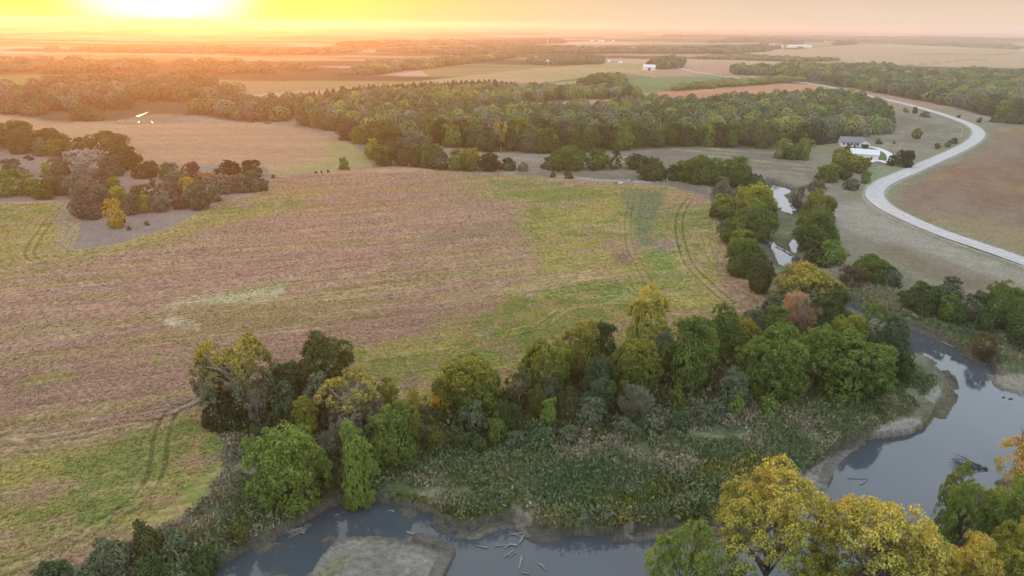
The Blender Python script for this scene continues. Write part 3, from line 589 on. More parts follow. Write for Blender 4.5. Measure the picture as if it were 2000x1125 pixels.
# ------------------------------------------------------------------ tree prototypes (unit: crown radius 1, height 1)
def crown_profile(shape, t):
    if shape == 'round': return np.sqrt(np.clip(1 - (2 * t - 1) ** 2, 0, 1)) ** .8
    if shape == 'vase': return np.clip(.35 + 1.15 * t, 0, 1) * np.sqrt(np.clip(1 - np.clip((t - .62) / .38, 0, 1) ** 2, 0, 1)) ** .9
    if shape == 'cone': return np.clip(1.08 * (1 - t) ** .8, 0, 1)
    if shape == 'dome': return np.sqrt(np.clip(1 - t ** 2.4, 0, 1)) * np.clip(.55 + t * 3, 0, 1)
    return np.sqrt(np.clip(1 - (2 * t - 1) ** 2, 0, 1))
def make_crown(seed, shape, nl, nq, ls, cb, asp=.62, thin=1.0, twig=0.0, lr=(.20, .36), droop=0.0, mega=8, sub=9, spread=1.0):
    """boughs (mega) carry leaf masses (lobes), those carry tufts (sub), those carry leaves; asp = metres of radius per metre of height"""
    r = np.random.default_rng(seed)
    tm_ = np.linspace(.06, .94, mega) + r.uniform(-.07, .07, mega); am = np.arange(mega) * 2.4 + r.uniform(-.5, .5, mega)
    pr = crown_profile(shape, np.clip(tm_, .03, .97)); rm = pr * r.uniform(.34, .60, mega) * spread
    mc = np.stack([rm * np.cos(am), rm * np.sin(am), cb + (1 - cb) * tm_ * .9], 1); mr_ = r.uniform(.38, .56, mega) * (.55 + .45 * pr)
    mi = r.integers(0, mega, nl); dv = r.normal(size=(nl, 3)); dv /= np.linalg.norm(dv, axis=1)[:, None]
    oc = np.stack([mc[mi, 0], mc[mi, 1], (mc[mi, 2] - cb - (1 - cb) * .45) / asp * .8 + .12], 1); dv[(dv * oc).sum(1) < -.12] *= -1
    rl = mr_[mi] * r.uniform(.45, 1.0, nl) ** .5; c = mc[mi] + dv * rl[:, None] * np.array([1, 1, asp])
    c[:, 2] = np.clip(c[:, 2], cb + .02, .97)
    lrad = r.uniform(lr[0], lr[1], nl) * .78
    # tufts on each leaf mass
    ns = nl * sub; si = np.repeat(np.arange(nl), sub); ds = r.normal(size=(ns, 3)); ds /= np.linalg.norm(ds, axis=1)[:, None]
    out = np.stack([c[:, 0], c[:, 1], (c[:, 2] - (cb + (1 - cb) * .4)) / asp], 1); out /= np.linalg.norm(out, axis=1)[:, None] + 1e-6
    fl = (ds * (out[si] * .8 + np.array([0, 0, .5]))).sum(1) < -.15; ds[fl] *= -1
    sc_ = c[si] + ds * (lrad[si] * r.uniform(.7, 1.05, ns))[:, None] * np.array([1, 1, asp]); srad = lrad[si] * r.uniform(.34, .58, ns)
    q = max(1, nq // ns); n = ns * q; ti = np.repeat(np.arange(ns), q); li = si[ti]
    dv = r.normal(size=(n, 3)); dv /= np.linalg.norm(dv, axis=1)[:, None]
    base = ds[ti] * .8 + np.array([0, 0, .4]); dv[(dv * base).sum(1) < -.2] *= -1
    P = sc_[ti] + dv * (srad[ti] * r.uniform(.55, 1.1, n))[:, None] * np.array([1, 1, asp])
    nm = dv * 1.0 + r.normal(size=(n, 3)) * .40; nm /= np.linalg.norm(nm, axis=1)[:, None]
    a = np.cross(nm, r.normal(size=(n, 3))); a /= np.linalg.norm(a, axis=1)[:, None] + 1e-9
    if twig:
        o2 = np.stack([P[:, 0], P[:, 1], (P[:, 2] - cb * .6) / asp], 1); o2 /= np.linalg.norm(o2, axis=1)[:, None]; a = a * (1 - twig) + (o2 + r.normal(size=(n, 3)) * .28) * twig; a /= np.linalg.norm(a, axis=1)[:, None]
    b = np.cross(nm, a); b /= np.linalg.norm(b, axis=1)[:, None] + 1e-9
    s = ls * r.uniform(.6, 1.45, n)[:, None]; asx = (1.0, .62) if not twig else (2.8, .16)
    zz = np.array([1, 1, asp])
    ca, cbv = a * s * asx[0] * zz, b * s * asx[1] * zz
    V = np.stack([P + ca, P + cbv, P - ca * .8, P - cbv], 1).reshape(-1, 3)
    V[:, 2] = np.maximum(V[:, 2], .012)
    rmax = np.quantile(np.hypot(V[:, 0], V[:, 1]), .985); V[:, :2] /= rmax; c[:, :2] /= rmax
    zmax = np.quantile(V[:, 2], .997); V[:, 2] = np.where(V[:, 2] > cb * .5, V[:, 2] / zmax, V[:, 2]); c[:, 2] /= zmax
    lobev = np.clip(.55 * r.uniform(0, 1, mega)[mi] + .45 * r.uniform(0, 1, nl), 0, 1); hh = np.clip((P[:, 2] - cb) / (1 - cb), 0, 1)
    tv = r.normal(0, .14, ns)
    lv = np.stack([np.clip(lobev[li] + r.normal(size=n) * .10, 0, 1), hh, np.clip(r.normal(.5, .18, n) + tv[ti], 0, 1)], 1)
    return V, np.arange(n * 4).reshape(-1, 4), np.repeat(lv, 4, 0), c, lrad
def far_crown(seed, nq, cb, shape='round', asp=.5):
    """a domed crown: leaf-mass faces over an uneven dome with bulges"""
    r = np.random.default_rng(seed); nb = 9 if nq > 60 else 5
    i = np.arange(nq) + .5; cz = 1 - i / nq * 1.45; az = np.pi * (1 + 5 ** .5) * i + r.uniform(-.3, .3, nq); sr = np.sqrt(np.clip(1 - cz ** 2, 0, 1))
    d = np.stack([sr * np.cos(az), sr * np.sin(az), cz], 1); bd = r.normal(size=(nb, 3)); bd[:, 2] = np.abs(bd[:, 2]); bd /= np.linalg.norm(bd, axis=1)[:, None]
    dt = d @ bd.T; bi = dt.argmax(1); bulge = np.clip((dt.max(1) - .60) / .4, 0, 1)
    rad = .72 + .30 * np.sqrt(bulge) + r.normal(0, .03, nq); P = d * rad[:, None]
    nm = d * .55 + (d - bd[bi] * .55) * .9 + r.normal(size=(nq, 3)) * .22 + np.array([0, 0, .15]); nm /= np.linalg.norm(nm, axis=1)[:, None]
    if shape == 'cone': P[:, :2] *= np.clip(1.0 - .75 * np.clip(P[:, 2] * .5 + .4, 0, 1), .1, 1)[:, None]
    a = np.cross(nm, r.normal(size=(nq, 3))); a /= np.linalg.norm(a, axis=1)[:, None]; b = np.cross(nm, a)
    s = 2.1 / math.sqrt(nq) * r.uniform(.75, 1.25, nq)[:, None]
    V = np.stack([P + a * s, P + b * s * .8, P - a * s, P - b * s * .8], 1).reshape(-1, 3)
    V[:, 2] = cb + (1 - cb) * np.clip((V[:, 2] + .45) / 1.45, -.05, 1.1)
    bv = r.uniform(0, 1, nb)
    lv = np.repeat(np.stack([bv[bi], np.clip((P[:, 2] + .45) / 1.4, 0, 1), np.clip(r.normal(.5, .12, nq), 0, 1)], 1), 4, 0); return V, lv
def make_trunk(seed, c, cb, r0=.055, asp=.62, limbs=7, fork=1, fine=0):
    r = random.Random(seed); m = MB(); n = 7
    lean = (r.uniform(-.08, .08), r.uniform(-.08, .08))
    zf = cb + (1 - cb) * .12; top = (lean[0] * 1.5, lean[1] * 1.5, cb + (1 - cb) * .62)
    m.tube([(0, 0, -.02), (0, 0, .02), (lean[0], lean[1], zf), top], [r0 * 1.5, r0 * 1.1, r0 * .8, r0 * .22], n)
    order = sorted(range(len(c)), key=lambda i: -c[i][2] + r.uniform(-.4, .4))[:limbs]
    for i in order:
        e = c[i]; f = r.uniform(.1, .75); s0 = Vector((lean[0] * (1 + .5 * f), lean[1] * (1 + .5 * f), zf + (top[2] - zf) * f * .8))
        e = Vector((float(e[0]), float(e[1]), float(max(e[2], s0.z + .03))))
        mid = s0.lerp(e, .5) + Vector((r.uniform(-.08, .08), r.uniform(-.08, .08), .03))
        m.tube([s0, mid, e], [r0 * .5, r0 * .33, r0 * .1], 5)
        for k in range(fine):
            q = s0.lerp(e, r.uniform(.4, .9)); d = Vector((r.uniform(-.4, .4), r.uniform(-.4, .4), r.uniform(.05, .25)))
            m.tube([q, q + d * .6, q + d * .9 + Vector((0, 0, .05))], [r0 * .18, r0 * .1, r0 * .03], 4)
    return m
PROTO = {}
def proto(key, n, seed, shape, nl, nq, ls, cb, trunk=True, limbs=7, r0=.05, fine=0, bark=MBARK, fill=0, asps=(.55,), **kw):
    """n crowns for each slenderness (radius / height) so that leaves keep their shape when a tree is scaled"""
    L = []
    for ia, asp in enumerate(asps):
        for k in range(n):
            V, Qd, lv, c, lr_ = make_crown(seed + k * 17 + ia * 5, shape, nl, nq, ls, cb, asp=asp, **kw)
            if fill:                           # inner foliage that closes the crown
                V2, lv2 = far_crown(seed + k * 5 + 1, fill, cb, 'round'); V2 = V2 * np.array([.70, .70, .86]); V = np.concatenate([V, V2]); lv = np.concatenate([lv, lv2]); Qd = np.arange(len(V)).reshape(-1, 4)
            me = mesh_np('crown', V, Qd, [ML], {'lv': lv})
            tm = make_trunk(seed + k, c, cb, r0, limbs=limbs, fine=fine).mesh('trunk', bark, True) if trunk else None
            L.append((me, tm, asp))
    PROTO[key] = L
MGREYBARK = simple('pale_bark', (.30, .27, .22), .95, .2, 6, .3)
proto('round_L', 2, 11, 'round', 95, 25000, .032, .06, mega=9, fill=900, asps=(.30, .42, .56, .74))
proto('cotton_L', 2, 31, 'round', 95, 42000, .020, .10, limbs=16, r0=.035, fine=4, lr=(.18, .30), mega=13, sub=10, asps=(.42, .56))
proto('vase_L', 1, 51, 'vase', 80, 14000, .034, .20, limbs=18, r0=.035, fine=5, bark=MGREYBARK, lr=(.16, .28), mega=11, asps=(.42, .62))
proto('twig_L', 2, 61, 'vase', 60, 9000, .052, .12, limbs=22, r0=.03, fine=5, bark=MGREYBARK, twig=.85)
proto('open_L', 2, 71, 'round', 22, 3200, .060, .30, limbs=16, r0=.03, fine=3, lr=(.15, .24), mega=8)
proto('bush_L', 2, 81, 'dome', 44, 5200, .065, .02, trunk=False, mega=7, sub=7, fill=700, asps=(.55, .85))
proto('cone_L', 1, 91, 'cone', 90, 8000, .050, .03, limbs=4, lr=(.14, .24), mega=14, sub=7)
proto('round_M', 3, 111, 'round', 56, 4200, .072, .05, limbs=4, sub=6, mega=7, spread=.85, fill=400, asps=(.32, .45, .60, .8))
proto('vase_M', 2, 131, 'vase', 40, 2400, .080, .16, limbs=6, bark=MGREYBARK, sub=6, fill=0)
proto('twig_M', 2, 141, 'vase', 34, 2400, .090, .12, limbs=8, bark=MGREYBARK, twig=.8, sub=6)
proto('cone_M', 2, 151, 'cone', 44, 2600, .075, .03, limbs=2, lr=(.16, .26), mega=11, sub=5)
proto('bush_M', 3, 161, 'dome', 30, 1800, .10, .02, trunk=False, mega=6, sub=5, spread=.8, fill=260, asps=(.6, .9))
proto('high_M', 2, 171, 'round', 20, 1500, .10, .42, limbs=6, r0=.045, bark=MGREYBARK, sub=6)
proto('round_S', 3, 211, 'round', 34, 1300, .115, .04, limbs=0, sub=4, mega=6, spread=.75, fill=240, asps=(.45, .65))
proto('bush_S', 3, 221, 'dome', 16, 420, .18, .02, trunk=False, sub=4, mega=5, spread=.7, fill=110, asps=(.7,))
proto('cone_S', 2, 231, 'cone', 22, 700, .14, .03, limbs=0, lr=(.18, .3), sub=4)

PAL = {  # base leaf colour, second leaf colour of its clumps, and 1 where the second sits at the crown's top
 'dg': ((.050, .083, .027), (.080, .118, .036), 0), 'g': ((.082, .132, .032), (.135, .185, .042), 0), 'lg': ((.125, .19, .042), (.19, .25, .055), 0), 'lime': ((.18, .215, .04), (.27, .28, .045), 0),
 'gold': ((.30, .25, .04), (.44, .31, .04), 0), 'goldg': ((.18, .235, .058), (.40, .335, .07), 1), 'ol': ((.095, .11, .034), (.14, .15, .042), 0), 'gg': ((.10, .13, .072), (.14, .165, .09), 0),
 'bg': ((.058, .098, .045), (.09, .135, .062), 0), 'gy': ((.135, .145, .095), (.18, .185, .115), 0), 'tan': ((.34, .24, .15), (.40, .27, .13), 0), 'br': ((.11, .088, .05), (.145, .115, .062), 0),
 'gygold': ((.12, .14, .075), (.29, .245, .05), 1), 'silvgold': ((.21, .20, .13), (.34, .29, .06), 1), 'ggold': ((.075, .12, .028), (.19, .19, .035), 1), 'olgold': ((.095, .135, .034), (.22, .205, .04), 1),
 'yg': ((.11, .15, .033), (.20, .215, .04), 1), 'dol': ((.062, .082, .029), (.095, .112, .038), 0), 'mauve': ((.13, .125, .085), (.17, .155, .105), 0), 'silver': ((.28, .27, .22), (.34, .32, .26), 0),
 'orange': ((.32, .25, .08), (.42, .31, .08), 0), 'dk': ((.032, .050, .021), (.050, .070, .027), 0)}
TR = random.Random(5); NTREE = 0
def tree(x, yb, yt, wpx, shape, pal, label, group=None, name=None, cat='tree', small=None):
    """x, yb: foot on the land; yt: top; wpx: crown width, photo pixels"""
    global NTREE
    NTREE += 1
    if yb < 1200 and shape not in ('cotton', 'open', 'high'):      # the traced foot is the near skirt of the crown: the stem stands further back
        yb = yb - min(.36 * wpx, .5 * (yb - yt)) * math.sin(PITCH + math.atan((yb - 562.5) / F))
    P = G(x, yb); gz = ground_z(P[0], P[1]); P[2] = gz
    zc = float(proj(P)[2]); rad = wpx * zc / F / 2 * 1.04
    h = 1.0
    for _ in range(30):
        py = proj(P + np.array([0, rad * .25, h]))[1]
        h = max(.5, h + (py - yt) * zc / F)
    h = max(h * 1.02, rad * .7)
    size = yb - yt
    q = ('L' if max(size, wpx) > 66 else 'M' if max(size, wpx) > 26 else 'S')
    key = shape + '_' + q
    while key not in PROTO: key = {'vase': 'round', 'twig': 'vase', 'open': 'round', 'cotton': 'round', 'cone': 'cone', 'high': 'round'}.get(key.split('_')[0], 'round') + '_' + ({'L': 'L', 'M': 'M', 'S': 'S'}[q]) if key.split('_')[0] not in ('round', 'cone', 'bush', 'high') else key.split('_')[0] + '_M'
    pr_ = sorted(PROTO[key], key=lambda p: abs(math.log(p[2] * h / rad))); pr_ = [p for p in pr_ if p[2] == pr_[0][2]]; me, tm, _ = TR.choice(pr_); a, b, tmix = PAL[pal]
    kd = name or {'bush': 'shrub', 'cone': 'cedar_tree', 'cotton': 'cottonwood_tree', 'twig': 'bare_tree'}.get(shape, 'deciduous_tree')
    rt = thing(kd, label, 'shrub' if shape == 'bush' else cat, tuple(P), TR.uniform(0, 6.28), group)
    sc = (rad, rad, h); k = 1 + TR.uniform(-.10, .10)
    if tm is None and shape == 'bush':
        o = obj('crown', me, rt)
    else:
        o = obj('crown', me, rt)
        if tm: t = obj('trunk', tm, rt); t.scale = sc
    o.scale = sc; o['tint'] = [v * k for v in a]; o['tint_b'] = [v * k for v in b]; o['topmix'] = float(tmix)
    return rt
NB = 'trees between the bean field and the lower river'
for row in [
 # x, foot, top, width, shape, palette, label
 (470, 835, 660, 158, 'vase', 'gygold', 'big rounded tree with golden top above grey-green underside at the bean field corner'),
 (445, 845, 762, 92, 'bush', 'dk', 'very dark green bush under the golden-topped tree at the field corner'),
 (505, 838, 762, 44, 'vase', 'gy', 'thin blue-grey small tree right beside the golden-topped corner tree'),
 (640, 775, 652, 108, 'round', 'dol', 'dark olive rounded tree standing alone at the field edge, tallest behind the silver tree'),
 (560, 790, 708, 78, 'round', 'dg', 'low dark green tree between the golden-topped tree and the dark olive tree'),
 (563, 850, 745, 68, 'cone', 'bg', 'layered grey-green conifer-like tree in the middle of the corner clump'),
 (622, 805, 728, 64, 'round', 'gg', 'grey-green small tree just in front of the dark olive tree'),
 (600, 860, 770, 52, 'round', 'lime', 'narrow lime green tree left of the silver vase-shaped tree'),
 (685, 870, 733, 134, 'vase', 'silvgold', 'silver-grey vase-shaped tree with a thin gold rim of leaves on top'),
 (758, 820, 738, 50, 'round', 'yg', 'yellow-olive tree peeping from behind the silver vase-shaped tree'),
 (567, 1008, 826, 152, 'round', 'lg', 'large bright green tree leaning over the river bank below the corner clump'),
 (700, 985, 822, 78, 'round', 'lg', 'tall narrow bright green tree below the silver tree, by the water'),
 (765, 930, 795, 98, 'round', 'g', 'broad mid-green tree at the right foot of the silver tree'),
 (805, 890, 762, 64, 'round', 'olgold', 'olive tree with rusty yellow top right of the broad mid-green tree'),
 (850, 890, 832, 46, 'round', 'ol', 'small round olive tree at the edge of the green weeds'),
 (650, 910, 835, 52, 'twig', 'gy', 'thin grey dead branches between the two bright green riverside trees'),
 (913, 832, 693, 138, 'round', 'ggold', 'big green tree with golden left shoulder alone at the field edge'),
 (868, 820, 735, 55, 'round', 'gold', 'golden-leaved tree leaning against the big green field-edge tree'),
 (925, 858, 785, 58, 'round', 'gg', 'grey-green small tree in front of the big tree with golden shoulder'),
 (988, 862, 780, 58, 'round', 'dg', 'dark grey-green tree right of the big tree with golden shoulder'),
 (970, 878, 805, 44, 'round', 'g', 'small fresh green tree at the front edge of the thicket'),
 (898, 886, 835, 42, 'round', 'dg', 'small dark round tree below the big tree with golden shoulder'),
 (1012, 812, 728, 54, 'vase', 'dol', 'brownish olive tree in the gap of the field-edge belt'),
 (1068, 790, 655, 100, 'round', 'yg', 'tall yellow-green tree with feathery crown at the bean field edge'),
 (1130, 755, 632, 82, 'round', 'olgold', 'gold-tipped green tree behind the feathery yellow-green tree'),
 (1177, 730, 630, 64, 'round', 'dg', 'dark green tree half hidden behind the gold-tipped tree'),
 (1167, 800, 690, 74, 'round', 'bg', 'blue-green round tree in front of the gold-tipped tree'),
 (1240, 788, 652, 114, 'round', 'yg', 'broad yellow-green tree with several leaf clumps in the belt middle'),
 (1262, 705, 565, 96, 'round', 'goldg', 'tallest golden-crowned tree rising over the belt against the bean field'),
 (1340, 778, 620, 100, 'round', 'g', 'tall dark green drooping tree right of the tallest golden-crowned tree'),
 (1292, 748, 650, 54, 'round', 'gg', 'grey-olive tree squeezed below the tallest golden-crowned tree'),
 (1375, 740, 640, 52, 'round', 'yg', 'yellow-green young tree beside the tall dark drooping tree'),
 (1072, 842, 775, 37, 'round', 'lg', 'little light green tree standing out before the dark thicket'),
 (1048, 828, 750, 38, 'round', 'ol', 'little olive tree left of the little light green tree'),
 (1073, 800, 732, 38, 'round', 'gg', 'pale grey-green sapling under the feathery yellow-green tree'),
 (1108, 842, 752, 42, 'round', 'dol', 'dark olive narrow tree right of the little light green tree'),
 (1153, 850, 773, 64, 'round', 'gg', 'soft grey-green tree at the thicket front below the blue-green tree'),
 (1168, 825, 740, 58, 'round', 'bg', 'second blue-green tree, the lower and looser one'),
 (1217, 812, 740, 40, 'round', 'ol', 'narrow olive tree right of the blue-green trees'),
 (1240, 838, 752, 74, 'twig', 'gy', 'bare grey tangle of branches in front of the broad yellow-green tree'),
 (1318, 808, 752, 38, 'bush', 'g', 'single green bush in the clearing under the drooping tree'),
 (1005, 885, 838, 46, 'bush', 'gg', 'grey-green willow bush at the left end of the scrub row'),
 (1060, 880, 838, 50, 'bush', 'bg', 'blue-green willow bush in the scrub row'),
 (1110, 872, 828, 48, 'bush', 'gg', 'grey willow bush before the dark olive narrow tree'),
 (1165, 868, 830, 44, 'bush', 'dol', 'dark willow bush before the soft grey-green tree'),
 (1215, 862, 818, 52, 'bush', 'gg', 'wide grey-green willow bush below the bare grey tangle'),
 (1270, 848, 796, 60, 'bush', 'gg', 'largest grey-green willow bush at the scrub row centre'),
 (1325, 846, 800, 46, 'bush', 'bg', 'blue-green willow bush below the clearing'),
 (1375, 838, 790, 50, 'bush', 'gg', 'grey willow bush right of the clearing'),
 (935, 892, 850, 40, 'bush', 'dg', 'dark low bush at the weed edge below the thicket'),
 (1568, 625, 516, 138, 'round', 'gygold', 'wide grey-green tree with golden crown top above the upper river bend'),
 (1625, 640, 560, 54, 'round', 'dg', 'dark green tree on the right flank of the wide golden-topped tree'),
 (1482, 578, 495, 55, 'round', 'dol', 'dark compact tree at the field edge next to the upper river pool'),
 (1452, 548, 463, 76, 'round', 'g', 'rounded green tree at the field edge beside the long river pool'),
 (1557, 665, 572, 74, 'twig', 'tan', 'tan leafless vase-shaped tree standing among green trees'),
 (1447, 705, 620, 80, 'round', 'olgold', 'green tree with orange-gold leaf tips left of the tan bare tree'),
 (1405, 715, 594, 80, 'round', 'g', 'tall mid-green tree left of the orange-tipped tree'),
 (1465, 675, 597, 58, 'round', 'gg', 'grey-green tree behind the orange-tipped tree at the field edge'),
 (1510, 692, 598, 56, 'round', 'g', 'green tree touching the left side of the tan bare tree'),
 (1508, 630, 573, 52, 'round', 'gg', 'small grey-green tree between dark compact tree and tan bare tree'),
 (1610, 668, 565, 62, 'round', 'dg', 'dark green tree right behind the tan bare tree'),
 (1647, 705, 613, 78, 'round', 'yg', 'olive yellow-green tree between the tan bare tree and the river'),
 (1688, 668, 586, 62, 'open', 'lg', 'light green airy tree at the narrow water below the bend'),
 (1725, 745, 616, 88, 'round', 'bg', 'dark blue-green tree leaning over the river by the bend'),
 (1500, 800, 638, 135, 'round', 'g', 'huge deep green tree filling the right end of the belt, left one of two'),
 (1655, 800, 655, 148, 'round', 'g', 'huge deep green tree nearest the river bend, right one of two'),
 (1590, 755, 630, 94, 'round', 'lg', 'lighter green tree crown between the two huge deep green trees'),
 (1760, 760, 690, 40, 'bush', 'dg', 'dark bush at the water edge below the blue-green tree'),
 (1430, 806, 724, 68, 'round', 'gg', 'pale grey-green tree at the edge of the scrub below the huge trees'),
 (1435, 818, 770, 32, 'bush', 'lg', 'light green small bush in front of the pale grey-green tree'),
 (1500, 812, 768, 42, 'bush', 'lg', 'light green bush under the left huge tree'),
 (1398, 820, 780, 44, 'bush', 'gg', 'grey-green bush left of the pale grey-green tree'),
]: tree(*row, NB)
NEAR = 'cottonwoods on the near bank'
for row in [
 (1478, 1215, 908, 250, 'cotton', 'goldg', 'great golden cottonwood, the tallest at the lower bank, yellow top'),
 (1315, 1240, 1012, 135, 'cotton', 'lg', 'green cottonwood at the left end of the near bank group'),
 (1672, 1270, 972, 275, 'cotton', 'goldg', 'broad golden cottonwood right of the tallest golden cottonwood'),
 (1590, 1225, 1095, 90, 'round', 'yg', 'small olive-yellow tree between the two golden cottonwoods'),
 (1735, 1300, 1062, 170, 'vase', 'gygold', 'greyish olive tree with faded gold leaves at the frame bottom'),
 (1860, 1270, 1042, 150, 'cotton', 'goldg', 'yellow-olive tree below the leafy green riverside tree'),
 (1968, 1270, 1010, 215, 'cotton', 'yg', 'broad yellow-green cottonwood in the lower corner'),
 (1950, 1140, 932, 152, 'cotton', 'lg', 'fresh green tree between the orange tree and the yellow-green cottonwood'),
 (1858, 1120, 945, 104, 'cotton', 'lg', 'green leafy tree at the water beside the slender sapling'),
 (1838, 1060, 905, 66, 'cotton', 'lg', 'slender open tree with visible stem leaning over the water'),
 (1985, 1045, 830, 145, 'cotton', 'orange', 'orange-gold tree on the far side of the near bank group'),
 (2020, 915, 772, 72, 'cotton', 'g', 'green tree cut by the frame above the orange-gold tree'),
 (1795, 1090, 1040, 44, 'twig', 'br', 'brown leafless scrub at the waterline beside the golden cottonwood'),
 (1800, 1120, 1040, 60, 'bush', 'g', 'dark shrub at the foot of the slender open tree'),
]: tree(*row, NEAR)
LB = 'shrubs along the left river bank'
for row in [
 (225, 1140, 1042, 82, 'bush', 'gg', 'largest grey-green shrub on the left bank'), (292, 1105, 1015, 62, 'bush', 'dol', 'dark olive shrub right of the largest left bank shrub'),
 (345, 1100, 1030, 58, 'bush', 'gg', 'feathery grey-green shrub next to the green reed patch'), (110, 1165, 1092, 90, 'bush', 'bg', 'blue-grey shrub lowest on the left bank'),
 (400, 1120, 1065, 58, 'bush', 'dg', 'dark green shrub just above the dark water'), (300, 1160, 1085, 70, 'bush', 'dg', 'dark low shrub at the bottom of the left bank'), (470, 1062, 1012, 48, 'bush', 'ol', 'olive shrub on the bank left of the leaning bright tree'),
 (180, 1180, 1100, 60, 'bush', 'gg', 'pale grey shrub between the blue-grey and the largest shrub'),
]: tree(*row, LB)
RBK = 'shrubs and low trees on the meadow side of the river'
for row in [
 (1700, 560, 499, 82, 'round', 'g', 'round green tree alone in the meadow with brown scrub at its side'), (1662, 564, 515, 58, 'twig', 'br', 'brown leafless scrub beside the lone round meadow tree'),
 (1738, 566, 525, 44, 'bush', 'gg', 'grey-green bush right of the lone round meadow tree'), (1620, 522, 467, 54, 'round', 'lg', 'light green rounded tree below the river pool, meadow side'),
 (1588, 490, 405, 80, 'round', 'g', 'large bright green tree over the river pool, meadow side'), (1595, 445, 370, 62, 'round', 'olgold', 'gold-topped tree just behind the large bright green pool tree'),
 (1567, 412, 360, 46, 'twig', 'mauve', 'grey-brown thin tree at the upper pool'), (1590, 405, 350, 40, 'twig', 'gy', 'grey twiggy tree behind the gold-topped pool tree'),
 (1590, 515, 470, 46, 'bush', 'dol', 'dark bush beside the small pool'), (1800, 622, 553, 72, 'round', 'dg', 'dark rounded tree at the left end of the meadow thicket'),
 (1852, 605, 538, 60, 'round', 'gg', 'grey-green tree at the back of the meadow thicket'), (1845, 632, 572, 46, 'round', 'g', 'green tree in the front of the meadow thicket'),
 (1893, 636, 566, 58, 'round', 'gg', 'pale olive rounded tree in the middle of the meadow thicket'), (1948, 645, 546, 78, 'round', 'g', 'tallest green tree of the meadow thicket'),
 (1980, 660, 572, 62, 'round', 'g', 'green tree right of the tallest meadow thicket tree'), (1925, 655, 600, 48, 'bush', 'dg', 'dark bush below the tallest meadow thicket tree'), (1990, 690, 618, 60, 'round', 'dg', 'dark tree at the right end of the meadow thicket'),
 (1920, 700, 648, 48, 'twig', 'br', 'brown scrub on the bank near the sandbar'), (1870, 640, 600, 40, 'bush', 'dg', 'dark bush in front of the pale olive thicket tree'), (1770, 600, 565, 40, 'bush', 'g', 'green bush left of the dark meadow thicket tree'),
 (2030, 640, 560, 70, 'round', 'g', 'green tree at the frame edge of the meadow thicket'),
]: tree(*row, RBK)
UP = 'trees along the upper river'
for row in [
 (1110, 336, 286, 76, 'round', 'g', 'broad bright tree, biggest of the row across the upper river'), (1075, 333, 305, 36, 'bush', 'gg', 'low grey-green bush left of the broad bright river tree'), (1168, 334, 289, 46, 'round', 'g', 'round tree right of the broad bright river tree'),
 (1202, 331, 293, 28, 'cone', 'dg', 'dark pointed tree in the row across the upper river'), (1246, 333, 300, 60, 'round', 'dg', 'dark spreading tree right of the pointed tree'), (1278, 333, 306, 34, 'round', 'gg', 'grey-green tree at the stubble strip edge'),
 (1275, 354, 321, 56, 'round', 'dg', 'dark tree overhanging the bare river mud'), (1318, 354, 320, 40, 'round', 'dg', 'dark tree left of the big cluster at the river bend'), (1342, 357, 312, 54, 'round', 'g', 'green tree in the left half of the river bend cluster'),
 (1372, 365, 302, 78, 'round', 'g', 'largest domed tree of the river bend cluster'), (1432, 368, 307, 68, 'round', 'g', 'bright domed tree right in the river bend cluster'), (1410, 388, 344, 38, 'round', 'gy', 'grey-brown tree in front of the river bend cluster'),
 (1465, 390, 338, 62, 'round', 'dg', 'dark tree between the bend cluster and the upper pool'), (1472, 430, 357, 78, 'round', 'lime', 'lime-topped tree left of the upper pool'), (1412, 432, 380, 58, 'round', 'yg', 'pale yellow-green tree at the field edge by the upper pool'),
 (1470, 468, 398, 84, 'round', 'g', 'big dark-centred green tree leaning over the mud flat'), (1425, 480, 428, 58, 'round', 'g', 'green tree on the field edge left of the mud flat'), (1442, 492, 448, 48, 'round', 'yg', 'yellow-green small tree above the rounded green field-edge tree'),
 (1502, 440, 400, 40, 'bush', 'dg', 'dark foliage overhanging the small pool'), (1110, 350, 330, 20, 'bush', 'dg', 'lone dark bush on the near rim of the upper river'), (1080, 347, 335, 12, 'bush', 'dg', 'tiny dark bush on the near rim of the upper river'),
]: tree(*row, UP)
CR = 'trees behind the crest of the bean field'
